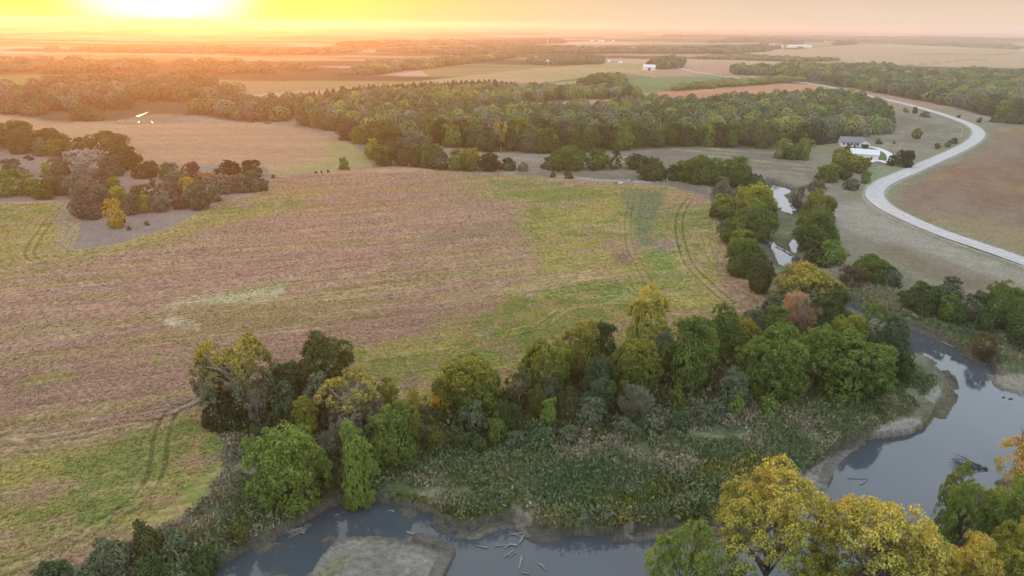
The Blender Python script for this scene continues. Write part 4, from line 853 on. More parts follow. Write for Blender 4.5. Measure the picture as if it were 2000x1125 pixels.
for row in [
 (682, 276, 231, 50, 'round', 'br', 'brownish rounded tree at the left start of the crest row'), (703, 282, 246, 34, 'round', 'lg', 'light green tree at the left of the crest mound'), (738, 288, 235, 58, 'round', 'ol', 'olive domed tree at the back of the crest mound'),
 (765, 310, 243, 76, 'round', 'ol', 'big olive domed tree crowning the crest mound'), (728, 314, 271, 34, 'round', 'lime', 'yellow-green tree on the left flank of the crest mound'), (805, 312, 254, 78, 'round', 'gy', 'big grey-olive domed tree on the right of the crest mound'),
 (748, 326, 283, 48, 'round', 'g', 'green tree at the foot of the crest mound, left one'), (785, 326, 281, 40, 'round', 'dol', 'dark olive tree at the foot of the crest mound, middle one'), (810, 327, 284, 34, 'round', 'dol', 'dark narrow tree with visible trunk at the mound foot'),
 (830, 328, 285, 38, 'round', 'g', 'green tree at the foot of the crest mound, right one'), (858, 333, 294, 44, 'round', 'bg', 'blue-green tree right of the crest mound'), (850, 312, 280, 40, 'round', 'g', 'fresh green crown behind the blue-green crest tree'),
 (893, 335, 291, 40, 'round', 'g', 'green tree with bright top in the crest row'), (920, 336, 290, 48, 'round', 'olgold', 'dark tree with a golden right shoulder in the crest row'), (957, 336, 299, 44, 'round', 'dk', 'darkest tree at the right end of the crest row'),
 (994, 335, 308, 36, 'bush', 'dg', 'dark green bush after the darkest crest tree'), (1022, 335, 317, 26, 'bush', 'gg', 'last grey-green bush of the crest row at the river'), (672, 333, 306, 24, 'bush', 'g', 'lone green bushy tree left of the crest row'),
 (641, 337, 331, 7, 'bush', 'dg', 'tiny dark bush nearest the lone bushy tree'), (628, 338, 333, 5, 'bush', 'dg', 'smallest dark bush on the field rim'), (617, 339, 333, 7, 'bush', 'dg', 'tiny dark bush third from the lone bushy tree'), (534, 348, 340, 10, 'bush', 'dg', 'small dark bush on the field rim by the oak grove'),
]: tree(*row, CR)
GV = 'trees of the grove on the grassy knoll'
for row in [
 (38, 294, 236, 76, 'round', 'ol', 'tall olive domed tree at the far left of the back grove'), (45, 302, 258, 48, 'round', 'ol', 'olive tree in front of the tall domed tree'), (95, 292, 251, 74, 'round', 'ol', 'wide flat-topped olive tree in the back grove'),
 (85, 305, 275, 40, 'round', 'gg', 'pale tree below the wide flat-topped tree'), (113, 307, 272, 38, 'round', 'lg', 'light round tree in the back grove front'), (138, 308, 270, 32, 'round', 'ol', 'small olive tree right of the light round tree'), (165, 304, 267, 38, 'round', 'br', 'brownish tree joining the back grove to the domed oak'),
 (215, 310, 257, 84, 'round', 'ol', 'big domed tree at the right end of the back grove'), (250, 334, 284, 52, 'round', 'dol', 'dark tree at the right foot of the big domed tree'), (175, 348, 292, 72, 'vase', 'silver', 'large silver-grey tree in the grove middle'), (222, 348, 303, 44, 'round', 'gg', 'grey-green tree right of the large silver-grey tree'),
 (122, 348, 307, 40, 'round', 'gg', 'grey-green tree left of the large silver-grey tree'), (93, 340, 316, 22, 'round', 'lime', 'small lime green tree on the open knoll slope'), (25, 348, 309, 42, 'round', 'gg', 'pale tree at the left edge of the middle grove'), (45, 350, 325, 24, 'round', 'gy', 'small grey tree beside the pale edge tree'),
 (22, 388, 332, 58, 'round', 'lg', 'bright lime-green domed tree at the left edge'), (65, 384, 340, 38, 'round', 'lg', 'light green tree next to the bright domed edge tree'), (102, 384, 340, 40, 'round', 'ol', 'olive tree behind the round green bush of the knoll'), (87, 392, 358, 38, 'round', 'g', 'round green bushy tree in front of the grove'),
 (130, 382, 342, 34, 'round', 'gg', 'grey-green tree left of the smoky grey tree'), (160, 388, 337, 60, 'round', 'gy', 'smoky grey domed tree in the middle of the grove'), (202, 372, 335, 40, 'round', 'br', 'brown tree between smoky grey tree and yellow tree'), (290, 350, 314, 52, 'round', 'dol', 'dark green spreading tree in the grove gap'),
 (325, 352, 320, 26, 'round', 'ol', 'small olive tree left of the brown oak'), (340, 368, 317, 42, 'round', 'gg', 'grey-green tree behind the bright yellow grove tree'), (378, 357, 317, 40, 'round', 'br', 'brown oak on the grove skyline'), (345, 385, 335, 42, 'round', 'gy', 'grey tree left of the bright yellow grove tree'),
 (371, 388, 336, 30, 'round', 'gold', 'bright yellow tree in the middle of the grove'), (402, 362, 334, 40, 'vase', 'tan', 'pinkish tan tree right of the bright yellow grove tree'), (428, 353, 329, 30, 'round', 'dol', 'low dark tree left of the two dark oaks'), (452, 348, 312, 48, 'round', 'dk', 'dark oak on the grove skyline, left of the pair'),
 (492, 348, 312, 42, 'round', 'dk', 'dark oak on the grove skyline, right of the pair'), (440, 380, 340, 50, 'round', 'gy', 'grey round tree below the left dark oak'), (472, 378, 339, 42, 'round', 'gy', 'grey round tree below the right dark oak'), (497, 377, 331, 34, 'round', 'gg', 'grey-green tree at the grove tip'), (517, 374, 349, 20, 'round', 'br', 'brown little tree ending the grove tip'),
 (182, 430, 360, 74, 'round', 'mauve', 'dark grey-mauve oak, largest at the grove front'), (225, 380, 346, 32, 'round', 'yg', 'yellow-green tree above the grey-mauve oak'), (235, 405, 363, 40, 'round', 'lime', 'yellowish tree right behind the tall yellow front tree'), (228, 450, 390, 40, 'round', 'gold', 'tall pale yellow tree standing in front of the grove'),
 (258, 422, 376, 36, 'round', 'gg', 'grey-green tree right of the tall pale yellow tree'), (275, 400, 361, 42, 'round', 'ol', 'olive tree in the grove centre'), (285, 416, 372, 28, 'round', 'lime', 'small yellow-topped tree at the grove front'), (312, 417, 380, 38, 'round', 'gy', 'grey tree right of the small yellow-topped tree'),
 (302, 388, 350, 28, 'cone', 'br', 'dark brown pointed tree in the grove'), (330, 408, 357, 42, 'vase', 'mauve', 'thin brown tree with pale stems in the grove'), (390, 412, 356, 54, 'round', 'gg', 'grey-green round tree at the right front of the grove'), (355, 411, 384, 34, 'bush', 'br', 'brown bush left of the grey-green round tree'),
 (296, 342, 325, 30, 'bush', 'mauve', 'mauve scrub behind the grove'), (420, 395, 362, 30, 'bush', 'gg', 'grey bush right of the grey-green round tree'), (287, 441, 431, 11, 'bush', 'dol', 'dark ball-shaped bush on the open knoll grass'), (252, 450, 441, 10, 'bush', 'dol', 'low dark bush right of the tall pale yellow tree foot'),
 (240, 438, 422, 11, 'bush', 'dk', 'dark bush against the tall pale yellow tree'), (53, 310, 303, 14, 'bush', 'dk', 'pair-forming dark bush on the back meadow, larger one'), (62, 314, 306, 12, 'bush', 'dk', 'pair-forming dark bush on the back meadow, smaller one'),
]: tree(*row, GV)
HS = 'trees around the farmhouse'
for row in [
 (1760, 328, 293, 48, 'round', 'dk', 'dark spreading tree alone beside the gravel road and driveway'), (1642, 332, 291, 44, 'round', 'lime', 'yellow-green tree in front of the pale-roofed garage'), (1670, 338, 303, 58, 'round', 'olgold', 'tan and gold tree right in front of the garage'),
 (1616, 358, 319, 54, 'round', 'g', 'green tree below the yellow-green garage tree'), (1645, 352, 322, 44, 'round', 'dol', 'dark olive tree under the tan and gold tree'), (1567, 314, 261, 36, 'round', 'lg', 'tall light green tree by the pond, right one'), (1527, 312, 261, 34, 'round', 'lg', 'tall light green tree by the pond, left one'),
 (1546, 314, 285, 44, 'round', 'g', 'low green tree between the two tall pond trees'), (1656, 297, 280, 15, 'bush', 'br', 'rust brown bush at the farmhouse front wall'), (1667, 298, 286, 11, 'bush', 'dg', 'dark green bush at the farmhouse front'), (1688, 295, 284, 9, 'bush', 'dg', 'small dark bush by the farmhouse garage door'),
 (1689, 360, 332, 21, 'round', 'lg', 'small light tree by the lawn under the garage'), (1660, 373, 348, 32, 'bush', 'gg', 'pale scrub bush between lawn and river'), (1715, 282, 271, 14, 'bush', 'dg', 'round dark bush right of the farmhouse'), (1746, 281, 276, 6, 'bush', 'dg', 'tiny dark bush in the field behind the farmhouse'),
 (1790, 272, 250, 20, 'round', 'yg', 'yellowish tree at the end of the pond wood'), (1862, 282, 268, 18, 'bush', 'dg', 'dark roadside bush inside the bend, upper one'), (1850, 288, 277, 14, 'bush', 'gg', 'grey roadside bush inside the bend, middle one'), (1830, 292, 279, 12, 'bush', 'ol', 'olive roadside bush inside the bend, lower one'),
 (1912, 240, 229, 11, 'bush', 'dg', 'dark bush on the outside of the road bend'), (1872, 230, 224, 9, 'bush', 'dg', 'low dark bush beyond the road bend'), (1786, 222, 208, 12, 'bush', 'dg', 'dark bush on the verge up the road, nearer one'), (1806, 230, 217, 22, 'bush', 'gg', 'grey-green bush clump on the verge up the road'),
 (1768, 220, 210, 14, 'bush', 'lime', 'yellow-green bush below the road'), (1970, 242, 215, 26, 'round', 'gg', 'pale tree in front of the eastern wood edge'), (1945, 240, 220, 26, 'bush', 'ol', 'olive bush in front of the eastern wood edge'), (1996, 244, 226, 30, 'bush', 'gg', 'grey bush at the edge of the brown field'), (1735, 223, 205, 18, 'round', 'olgold', 'golden tree at the upper end of the pond wood'),
]: tree(*row, HS)
CW = 'trees along the front of the central wood'
for row in [
 (850, 282, 235, 54, 'round', 'dol', 'dark domed tree at the left front of the central wood'), (887, 286, 235, 46, 'round', 'dg', 'dark green tree right of the dark domed wood tree'), (917, 274, 227, 34, 'round', 'gold', 'round golden-brown crown standing out of the central wood'), (925, 290, 250, 40, 'round', 'dg', 'dark tree under the golden-brown crown'),
 (962, 294, 246, 24, 'high', 'silver', 'silver-white tree with bare white trunk at the wood front'), (978, 294, 240, 26, 'high', 'gold', 'golden tree on a thin pale trunk next to the silver-white tree'), (1408, 206, 190, 14, 'round', 'lime', 'bright yellow tree poking up from the back of the wood'), (1440, 203, 189, 18, 'round', 'gold', 'golden tree on the far rim of the central wood'),
]: tree(*row, CW)

# the wood itself: the nearest trees one by one, the rest as one mass
def sample(poly, sp, seed):
    W = world2(poly); r = np.random.default_rng(seed)
    x0, y0 = W.min(0); x1, y1 = W.max(0); gx, gy = np.meshgrid(np.arange(x0, x1, sp), np.arange(y0, y1, sp))
    gx = gx.ravel() + r.uniform(-.42, .42, gx.size) * sp; gy = gy.ravel() + r.uniform(-.42, .42, gy.size) * sp
    k = sdist(gx, gy, W) > 0; return np.stack([gx[k], gy[k]], 1)
WPAL = {'centre': ['g', 'gg', 'ol', 'dol', 'dg', 'gg', 'yg', 'bg', 'gy', 'g', 'dg', 'lg'], 'strip': ['yg', 'ol', 'gg', 'lg', 'gy', 'gg', 'dg'], 'cedars': ['dk', 'dol', 'dg', 'br'], 'east': ['gg', 'ol', 'yg', 'dg', 'bg', 'gg', 'lg', 'dol', 'g'], 'far_wood': ['dg', 'gg', 'ol'], 'far_line': ['dg', 'gg'], 'plain_line': ['dg', 'gg'], 'farm_clump': ['dg'], 'plain_clump': ['dg'], 'haze_wood': ['dg', 'ol'], 'horizon_line': ['dg'],
        'west': ['dol', 'gg', 'dol', 'br', 'ol', 'dg'], 'west_far': ['ol', 'dol', 'gg'], 'middle': ['ol', 'gg', 'yg', 'dg'], 'middle_far': ['ol', 'dg', 'gg'], 'hedge': ['lg', 'yg', 'ol', 'gg'], 'farm': ['ol', 'gg', 'dg'], 'yard': ['dg', 'dg', 'gg'], 'west_strip': ['ol', 'gg'], 'east_far': ['dg', 'gg'], 'north': ['dg', 'g'], 'hedge_near': ['yg', 'g', 'lg'], 'east_side': ['dg', 'g']}
SPC = {'far_wood': 26, 'far_line': 40, 'plain_line': 34, 'farm_clump': 26, 'plain_clump': 26, 'haze_wood': 44, 'horizon_line': 60, 'centre': 10.2, 'strip': 10, 'cedars': 8, 'east': 12.5, 'west': 13, 'west_far': 24, 'middle': 17, 'middle_far': 26, 'hedge': 15, 'farm': 15, 'yard': 12, 'west_strip': 28, 'east_far': 30, 'north': 12, 'hedge_near': 11, 'east_side': 13}
cand = []
for nm, poly in WOODS.items():
    q = sample(poly, SPC[nm], len(nm) * 7 + 3)
    pxx, pyy, zc = proj(np.column_stack([q, hills(q[:, 0], q[:, 1])]))
    ok = (pxx > -220) & (pxx < 2220); q, zc = q[ok], zc[ok]
    nn = fbm(q[:, 0] / 60, q[:, 1] / 60, 131, 2); hsh = R0.uniform(size=len(q))
    gap = fbm(q[:, 0] / 45, q[:, 1] / 45, 137, 3)
    for (x, y), z, n1, h1, gp in zip(q, zc, nn, hsh, gap):
        if gp < {'west': .42, 'west_far': .45, 'east': .36}.get(nm, 0): continue
        p = WPAL[nm]; cand.append((float(z), float(x), float(y), nm, p[int((n1 * 1.6 + h1 * .9 - .25) * len(p)) % len(p)]))
cand.sort()
LOOK = {'g': 'mid-green', 'gg': 'grey-green', 'ol': 'olive', 'dol': 'dark olive', 'dg': 'dark green', 'yg': 'yellow-green', 'bg': 'blue-green', 'gy': 'grey', 'olgold': 'gold-topped', 'lg': 'light green', 'dk': 'blackish green', 'br': 'brown'}
NIND = 0; TAKEN = set(); cw = [c for c in cand if c[3] == 'centre']; ce = [c for c in cand if c[3] == 'east' and -150 < proj(np.array([c[1], c[2], 0.]))[0] < 2020]
WOODH = {'far_wood': 12, 'far_line': 13, 'plain_line': 12, 'farm_clump': 13, 'plain_clump': 13, 'haze_wood': 13, 'horizon_line': 16, 'centre': 14.5, 'strip': 12, 'cedars': 9, 'east': 14, 'west': 13, 'west_far': 12, 'west_strip': 12, 'middle': 11, 'middle_far': 11, 'hedge': 8, 'farm': 11, 'yard': 13, 'east_far': 11, 'north': 12, 'hedge_near': 8, 'east_side': 9}
for c in cw[:62] + ce[:16]:
    z, x, y, nm, pl = c; TAKEN.add((x, y))
    hgt = WOODH[nm] * TR.uniform(.75, 1.15) * (1.0 if nm == 'east' else 1); rad = TR.uniform(5.4, 8.0) * (1.1 if nm == 'east' else .95)
    gz = float(hills(np.array([x]), np.array([y]))[0]); me, tm, _ = TR.choice([p for p in PROTO['round_M'] if .4 < p[2] < .7]); a, b, tmx = PAL[pl]
    where = 'in the front row of the central wood across the river' if nm == 'centre' else 'in the front row of the eastern wood beyond the gravel road'
    rt = thing('deciduous_tree', f'{LOOK[pl]} tree {where}', 'tree', (x, y, gz - .2), TR.uniform(0, 6.28), 'front row of the central wood' if nm == 'centre' else 'front row of the eastern wood')
    o = obj('crown', me, rt); o.scale = (rad, rad, hgt); k = TR.uniform(.85, 1.15); o['tint'] = [v * k for v in a]; o['tint_b'] = [v * k for v in b]; o['topmix'] = float(tmx)
    t = obj('trunk', tm, rt); t.scale = (rad, rad, hgt); NIND += 1
print('TREES', NTREE, NIND)
def farproto(nq, cb, shape='round'): return [far_crown(900 + k * 13 + nq, nq, cb, shape) for k in range(7)]
FARP = {3: farproto(260, .02), 2: farproto(150, .02), 1: farproto(70, .02), 0: farproto(30, .02), 'c': farproto(90, .02, 'cone')}
VV2, TT, LV2 = [], [], []
rr = np.random.default_rng(99)
for z, x, y, nm, pl in cand:
    if (x, y) in TAKEN: continue
    lod = 3 if z < 620 else 2 if z < 1000 else 1 if z < 1900 else 0
    V, lv = FARP['c' if nm == 'cedars' else lod][rr.integers(7)]
    rad = rr.uniform(5.2, 8.2) * SPC[nm] / 10.5 * (1.0 if nm != 'cedars' else .6); hgt = WOODH[nm] * rr.uniform(.72, 1.12); a = rr.uniform(0, 6.28)
    ca, sa = math.cos(a), math.sin(a); gz = float(hills(np.array([x]), np.array([y]))[0])
    Pn = np.empty_like(V); Pn[:, 0] = (V[:, 0] * ca - V[:, 1] * sa) * rad + x; Pn[:, 1] = (V[:, 0] * sa + V[:, 1] * ca) * rad + y; Pn[:, 2] = V[:, 2] * hgt + gz - .3
    A, B, tmx = PAL[pl]; f = lv[:, 0] * (1 - tmx) + tmx * np.clip((lv[:, 1] - .3) / .5, 0, 1)
    t = (np.array(A) + (np.array(B) - np.array(A)) * f[:, None]); t = (t * .84 + t.mean(1)[:, None] * .16) * rr.uniform(.84, 1.22)
    VV2.append(Pn.astype(np.float32)); TT.append(t.astype(np.float32)); LV2.append(lv.astype(np.float32))
VA = np.concatenate(VV2); print('woods quads', len(VA) // 4, 'trees', len(VV2))
kind(obj('woods', mesh_np('woods', VA, np.arange(len(VA)).reshape(-1, 4), [MLW], {'tint': np.concatenate(TT), 'lv': np.concatenate(LV2)})), 'stuff')

# ------------------------------------------------------------------ tall weeds, reeds and rough grass by the river
def weeds(name, polys, sp, hh, cols, seed, nb=9, size=.42, wpx=None):
    r = np.random.default_rng(seed); pts = []
    for p in polys: pts.append(sample(p, sp, seed))
    q = np.concatenate(pts); z, wsd = terrain(q[:, 0].copy(), q[:, 1].copy()); k = wsd < -.25; q, z = q[k], z[k]
    n1 = fbm(q[:, 0] / 6, q[:, 1] / 6, seed, 3); n2 = fbm(q[:, 0] / 13, q[:, 1] / 13, seed + 5, 3)
    k = n1 > .33; q, z, n1, n2 = q[k], z[k], n1[k], n2[k]; n = len(q)
    ht = hh * (.45 + 1.1 * np.clip((n1 - .33) / .35, 0, 1)) * r.uniform(.7, 1.25, n)
    ci = np.clip((n2 - .3) / .4 * len(cols) + r.normal(size=n) * .55, 0, len(cols) - .01).astype(int); col = np.array(cols)[ci] * r.uniform(.75, 1.25, n)[:, None]
    m = n * nb; li = np.repeat(np.arange(n), nb); t = r.uniform(.05, 1, m) ** .8
    P = np.column_stack([q[li] + r.normal(size=(m, 2)) * size * .75, z[li] + ht[li] * t])
    up = np.column_stack([r.normal(size=(m, 2)) * .55, np.abs(r.normal(.8, .4, m))]); up /= np.linalg.norm(up, axis=1)[:, None]
    sd = np.cross(up, r.normal(size=(m, 3))); sd /= np.linalg.norm(sd, axis=1)[:, None] + 1e-9
    s = size * r.uniform(.5, 1.2, m)[:, None]
    V = np.stack([P + up * s, P + sd * s * .38, P - up * s * .8, P - sd * s * .38], 1).reshape(-1, 3)
    lv = np.repeat(np.stack([n1[li], t, np.clip(r.normal(.5, .22, m), 0, 1)], 1), 4, 0)
    kind(obj(name, mesh_np(name, V, np.arange(m * 4).reshape(-1, 4), [MLW], {'tint': np.repeat(col[li], 4, 0), 'lv': lv})), 'stuff'); print(name, m)
GRN = [(.085, .13, .05), (.10, .14, .062), (.13, .165, .09), (.105, .14, .055), (.12, .15, .065), (.14, .155, .07), (.22, .20, .125)]
weeds('weeds', [P_WEEDS, P_WEEDL], .62, 1.5, GRN, 301)
weeds('meadow_weeds', [P_WEEDR], 1.0, 1.2, [(.08, .12, .05), (.10, .13, .06), (.15, .15, .08), (.20, .18, .11)], 311, size=.5)
weeds('undergrowth', [[(440, 850), (560, 750), (700, 780), (820, 810), (1000, 770), (1200, 720), (1350, 670), (1500, 620), (1640, 620), (1780, 730), (1700, 770), (1560, 780), (1400, 790), (1250, 830), (1000, 860), (830, 890), (700, 970), (600, 1010)]], 1.3, 2.6,
      [(.05, .07, .025), (.07, .09, .035), (.09, .11, .05), (.11, .11, .05)], 321, nb=12, size=.6)
weeds('dry_grass', [[(408, 790), (445, 850), (462, 910), (440, 965), (380, 1020), (300, 1062), (215, 1100), (150, 1118), (250, 1066), (345, 1018), (402, 970), (436, 920), (439, 870), (424, 830)]], .7, 1.0, [(.16, .15, .10), (.22, .19, .135), (.26, .225, .165), (.11, .125, .06)], 351, nb=10, size=.4)
# the bean plants themselves on the near part of the field
def col_at(x, y):
    a = np.arctan2(x, y); d = np.arctan2(H, np.hypot(x, y)); i = np.clip(np.searchsorted(dep, d), 1, len(dep) - 1); j = np.clip(np.searchsorted(azs, a), 1, len(azs) - 1)
    i -= (d - dep[i - 1]) < (dep[i] - d); j -= (a - azs[j - 1]) < (azs[j] - a); k = i * len(azs) + j; return C[k], Z[k]
def track_at(x, y):
    a = np.arctan2(x, y); d = np.arctan2(H, np.hypot(x, y)); return TRKM[np.clip(np.searchsorted(dep, d), 1, len(dep) - 1) * len(azs) + np.clip(np.searchsorted(azs, a), 1, len(azs) - 1)]
def crop(name, rmin, rmax, sp, nb, size, hh, seed):
    W = world2([(-380, 350), (1500, 330), (1500, 660), (900, 840), (440, 900), (60, 1190), (-380, 1300)]); cr, sr = math.cos(ROW), math.sin(ROW); uv = np.stack([W[:, 0] * cr + W[:, 1] * sr, -W[:, 0] * sr + W[:, 1] * cr], 1)
    r = np.random.default_rng(seed); gu, gv = np.meshgrid(np.arange(uv[:, 0].min(), uv[:, 0].max(), sp * .85), np.arange(uv[:, 1].min(), uv[:, 1].max(), sp * 1.15)); gv = gv.ravel(); gu = gu.ravel() + r.uniform(-.5, .5, gu.size) * sp; gv = gv + r.uniform(-.2, .2, gv.size) * sp + (fbm(gu / 40, gv / 40, 7, 2) - .5) * 3
    q = np.stack([gu * cr - gv * sr, gu * sr + gv * cr], 1); d = np.hypot(q[:, 0], q[:, 1]); q = q[(d > rmin) & (d <= rmax) & (sdist(q[:, 0], q[:, 1], W) > 0)]
    px, py, _ = proj(np.column_stack([q, q[:, 0] * 0])); k = (sdist(px, py, np.array(P_FIELD, float)) > 1.5) & (px > -160); q = q[k]; q = q[track_at(q[:, 0], q[:, 1]) < .15]
    c, z = col_at(q[:, 0], q[:, 1]); r = np.random.default_rng(seed); n = len(q); m = n * nb; li = np.repeat(np.arange(n), nb)
    P = np.column_stack([q[li] + r.normal(size=(m, 2)) * size * .9, z[li] + hh * r.uniform(.0, 1, m)])
    nm = r.normal(size=(m, 3)) * .38 + np.array([0, 0, 1]); nm /= np.linalg.norm(nm, axis=1)[:, None]; a = np.cross(nm, r.normal(size=(m, 3))); a /= np.linalg.norm(a, axis=1)[:, None]; b = np.cross(nm, a)
    s = size * r.uniform(.5, 1.2, m)[:, None]; V = np.stack([P + a * s, P + b * s * .6, P - a * s, P - b * s * .6], 1).reshape(-1, 3)
    t = c * r.uniform(.92, 1.16, n)[:, None]
    lv = np.repeat(np.stack([np.zeros(m), np.zeros(m), np.clip(r.normal(.5, .13, m), 0, 1)], 1), 4, 0)
    kind(obj(name, mesh_np(name, V, np.arange(m * 4).reshape(-1, 4), [MLW], {'tint': np.repeat(t[li], 4, 0), 'lv': lv})), 'stuff'); print(name, m)
crop('bean_plants', 0, 175, .85, 7, .26, .5, 401); crop('distant_bean_plants', 175, 400, 1.35, 5, .36, .36, 402)
weeds('bank_grass', [[(740, 980), (800, 998), (865, 1025), (900, 1038), (965, 1018), (1000, 1008), (960, 990), (860, 990), (780, 960)], [(1230, 1020), (1330, 1000), (1420, 1000), (1400, 1030), (1260, 1048)], [(1040, 1052), (1060, 1015), (1140, 1020), (1200, 1000), (1225, 1010), (1228, 1045), (1180, 1058), (1090, 1058)], [(1060, 1010), (1230, 960), (1400, 900), (1560, 880), (1500, 960), (1400, 1010), (1260, 1030)]], .6, .9, [(.10, .12, .03), (.14, .15, .035), (.20, .18, .06)], 341)
# ------------------------------------------------------------------ buildings
def at(px, py): P = G(px, py); return (float(P[0]), float(P[1]), float(P[2]))
def gable(m, x0, x1, y0, y1, z0, z1, over=.5, th=.25, axis='x'):
    """solid gabled roof, ridge along axis"""
    if axis == 'x':
        ym = (y0 + y1) / 2; prof = [(y0 - over, z0 - .12), (ym, z1), (y1 + over, z0 - .12), (y1 + over, z0 - .12 - th), (ym, z1 - th), (y0 - over, z0 - .12 - th)]
        n = len(prof); b = len(m.v)
        m.v += [(x0 - over, a, c) for a, c in prof] + [(x1 + over, a, c) for a, c in prof]
    else:
        xm = (x0 + x1) / 2; prof = [(x0 - over, z0 - .12), (xm, z1), (x1 + over, z0 - .12), (x1 + over, z0 - .12 - th), (xm, z1 - th), (x0 - over, z0 - .12 - th)]
        n = len(prof); b = len(m.v)
        m.v += [(a, y0 - over, c) for a, c in prof] + [(a, y1 + over, c) for a, c in prof]
    for i in range(n): m.f.append((b + i, b + (i + 1) % n, b + n + (i + 1) % n, b + n + i))
    m.f += [(b, b + 5, b + 4, b + 1), (b + 1, b + 4, b + 3, b + 2), (b + n, b + n + 1, b + n + 4, b + n + 5), (b + n + 1, b + n + 2, b + n + 3, b + n + 4)]
def walls(m, x0, x1, y0, y1, z, zr, axis='x', eps=.28):
    m.box(x0, x1, y0, y1, -.3, z)
    if axis == 'x':
        for xa, xb in ((x0, x0 + .2), (x1 - .2, x1)):
            b = len(m.v); ym = (y0 + y1) / 2
            m.v += [(xa, y0, z), (xa, y1, z), (xa, ym, zr - eps), (xb, y0, z), (xb, y1, z), (xb, ym, zr - eps)]
            m.f += [(b, b + 2, b + 1), (b + 3, b + 4, b + 5), (b, b + 3, b + 5, b + 2), (b + 1, b + 2, b + 5, b + 4)]
    else:
        for ya, yb in ((y0, y0 + .2), (y1 - .2, y1)):
            b = len(m.v); xm = (x0 + x1) / 2
            m.v += [(x0, ya, z), (x1, ya, z), (xm, ya, zr - eps), (x0, yb, z), (x1, yb, z), (xm, yb, zr - eps)]
            m.f += [(b, b + 1, b + 2), (b + 3, b + 5, b + 4), (b, b + 2, b + 5, b + 3), (b + 1, b + 4, b + 5, b + 2)]
hx, hy, hz = at(1668, 286.5)
hr = thing('house', 'white farmhouse with grey shingle roof and front gable beside the pond', 'house', (hx, hy, hz), math.radians(-14))
m = MB(); walls(m, -8, 5, 0, 8.5, 2.9, 5.6); m.box(2.6, 8.4, -3.2, 6.5, -.3, 2.9); wl = obj('wall', m.mesh('wall', MWHITE), hr)
b = MB(); xm = 5.5
b.v = [(2.6, -3.2, 2.9), (8.4, -3.2, 2.9), (xm, -3.2, 4.8), (2.6, -3.0, 2.9), (8.4, -3.0, 2.9), (xm, -3.0, 4.8)]; b.f = [(0, 1, 2), (3, 5, 4), (0, 2, 5, 3), (1, 4, 5, 2)]
obj('gable_wall', b.mesh('gable_wall', MWHITE), hr)
m = MB(); gable(m, -8, 5, 0, 8.5, 2.9, 5.6); obj('roof', m.mesh('roof', MROOF), hr)
m = MB(); gable(m, 2.6, 8.4, -3.2, 6.4, 2.9, 5.1, axis='y'); obj('wing_roof', m.mesh('wing_roof', MROOF), hr)
m = MB(); m.box(3.3, 7.7, -3.26, -3.18, 0, 2.3); gd = obj('garage_door', m.mesh('garage_door', MDARK), hr)
m = MB(); m.box(-.3, .7, -.06, .02, 0, 2.1); obj('door', m.mesh('door', MDARK), hr)
for x in (-6.8, -4.6, -2.3, 1.1):
    f = MB(); f.box(x - .12, x + 1.42, -.07, .01, .78, 2.32); fo = obj('window', f.mesh('window', MWHITE), hr); f = MB(); f.box(x, x + 1.3, -.1, -.04, .9, 2.2); obj('pane', f.mesh('pane', MGLASS), fo)
gx, gy, gz = at(1688, 312)
gr = thing('garage', 'white outbuilding with pale metal roof half hidden by the gold tree', 'garage', (gx, gy, gz), math.radians(-24))
m = MB(); walls(m, -7.5, 7, 0, 9, 3.2, 5.4); obj('wall', m.mesh('wall', MWHITE), gr)
m = MB(); gable(m, -7.5, 7, 0, 9, 3.2, 5.4, .4); obj('roof', m.mesh('roof', MMETAL), gr)
m = MB(); m.box(6.99, 7.06, 2.2, 6.8, 0, 2.8); obj('overhead_door', m.mesh('overhead_door', MMETAL), gr)
m = MB(); m.box(3, 4, -.06, .02, 0, 2.1); obj('door', m.mesh('door', MDARK), gr)

def barn(px, py, wpx, dep_, hw, label, rz=0.0, roof=MMETAL, wall=MWHITE, name='barn', group='farm buildings in the distance', hr_=.3):
    x, y, z = at(px, py); zc = float(proj(np.array([x, y, z]))[2]); L = wpx * zc / F
    r = thing(name, label, 'building', (x, y, z), rz, group)
    m = MB(); walls(m, -L / 2, L / 2, 0, dep_, hw, hw + dep_ * hr_); obj('wall', m.mesh('wall', wall), r)
    m = MB(); gable(m, -L / 2, L / 2, 0, dep_, hw, hw + dep_ * hr_, .4); obj('roof', m.mesh('roof', roof), r)
    m = MB(); m.box(-L * .12, L * .12, -.08, .02, 0, hw * .8); obj('door', m.mesh('door', MDARK), r)
    return r
barn(1268, 137.5, 23, 14, 5, 'long barn with white metal roof in front of the dark yard trees', -.1)
barn(1064, 125.5, 16, 12, 4, 'white-roofed barn under the trees of the middle farm', .05)
barn(1083, 125.5, 10, 9, 3, 'low pale shed right of the middle farm barn', 0)
barn(1049, 116.5, 8, 10, 5, 'pale house among trees behind the middle farm barn', .3, MROOF, name='house')
barn(1190, 124, 5, 8, 4, 'small pale house right of the middle farm, on the ridge field', 0, name='house')
barn(1212, 125.5, 7, 8, 3, 'low pale shed at the right end of the ridge field', 0)
barn(1276, 103, 9, 12, 5, 'grey-white shed on the rise behind the dark yard trees, left one', 0)
barn(1301, 104, 6, 10, 8, 'taller grey-white shed on the rise behind the dark yard trees', 0)
barn(1157, 82.5, 6, 14, 6, 'white farm building on the far ridge, left one', 0); barn(1175, 82.8, 10, 14, 6, 'longest white farm building on the far ridge', 0); barn(1198, 82.6, 4, 12, 6, 'white farm building on the far ridge, right one', 0)
barn(1563, 93.5, 46, 16, 5, 'very long low white shed right of the grain bins', -.05); barn(1476, 95.5, 12, 10, 4, 'small pale shed left of the dark silos', 0)
barn(1900, 88, 18, 16, 5, 'long white shed on the far eastern plain', 0); barn(1700, 78.5, 14, 14, 6, 'white farm buildings on the eastern skyline', 0)
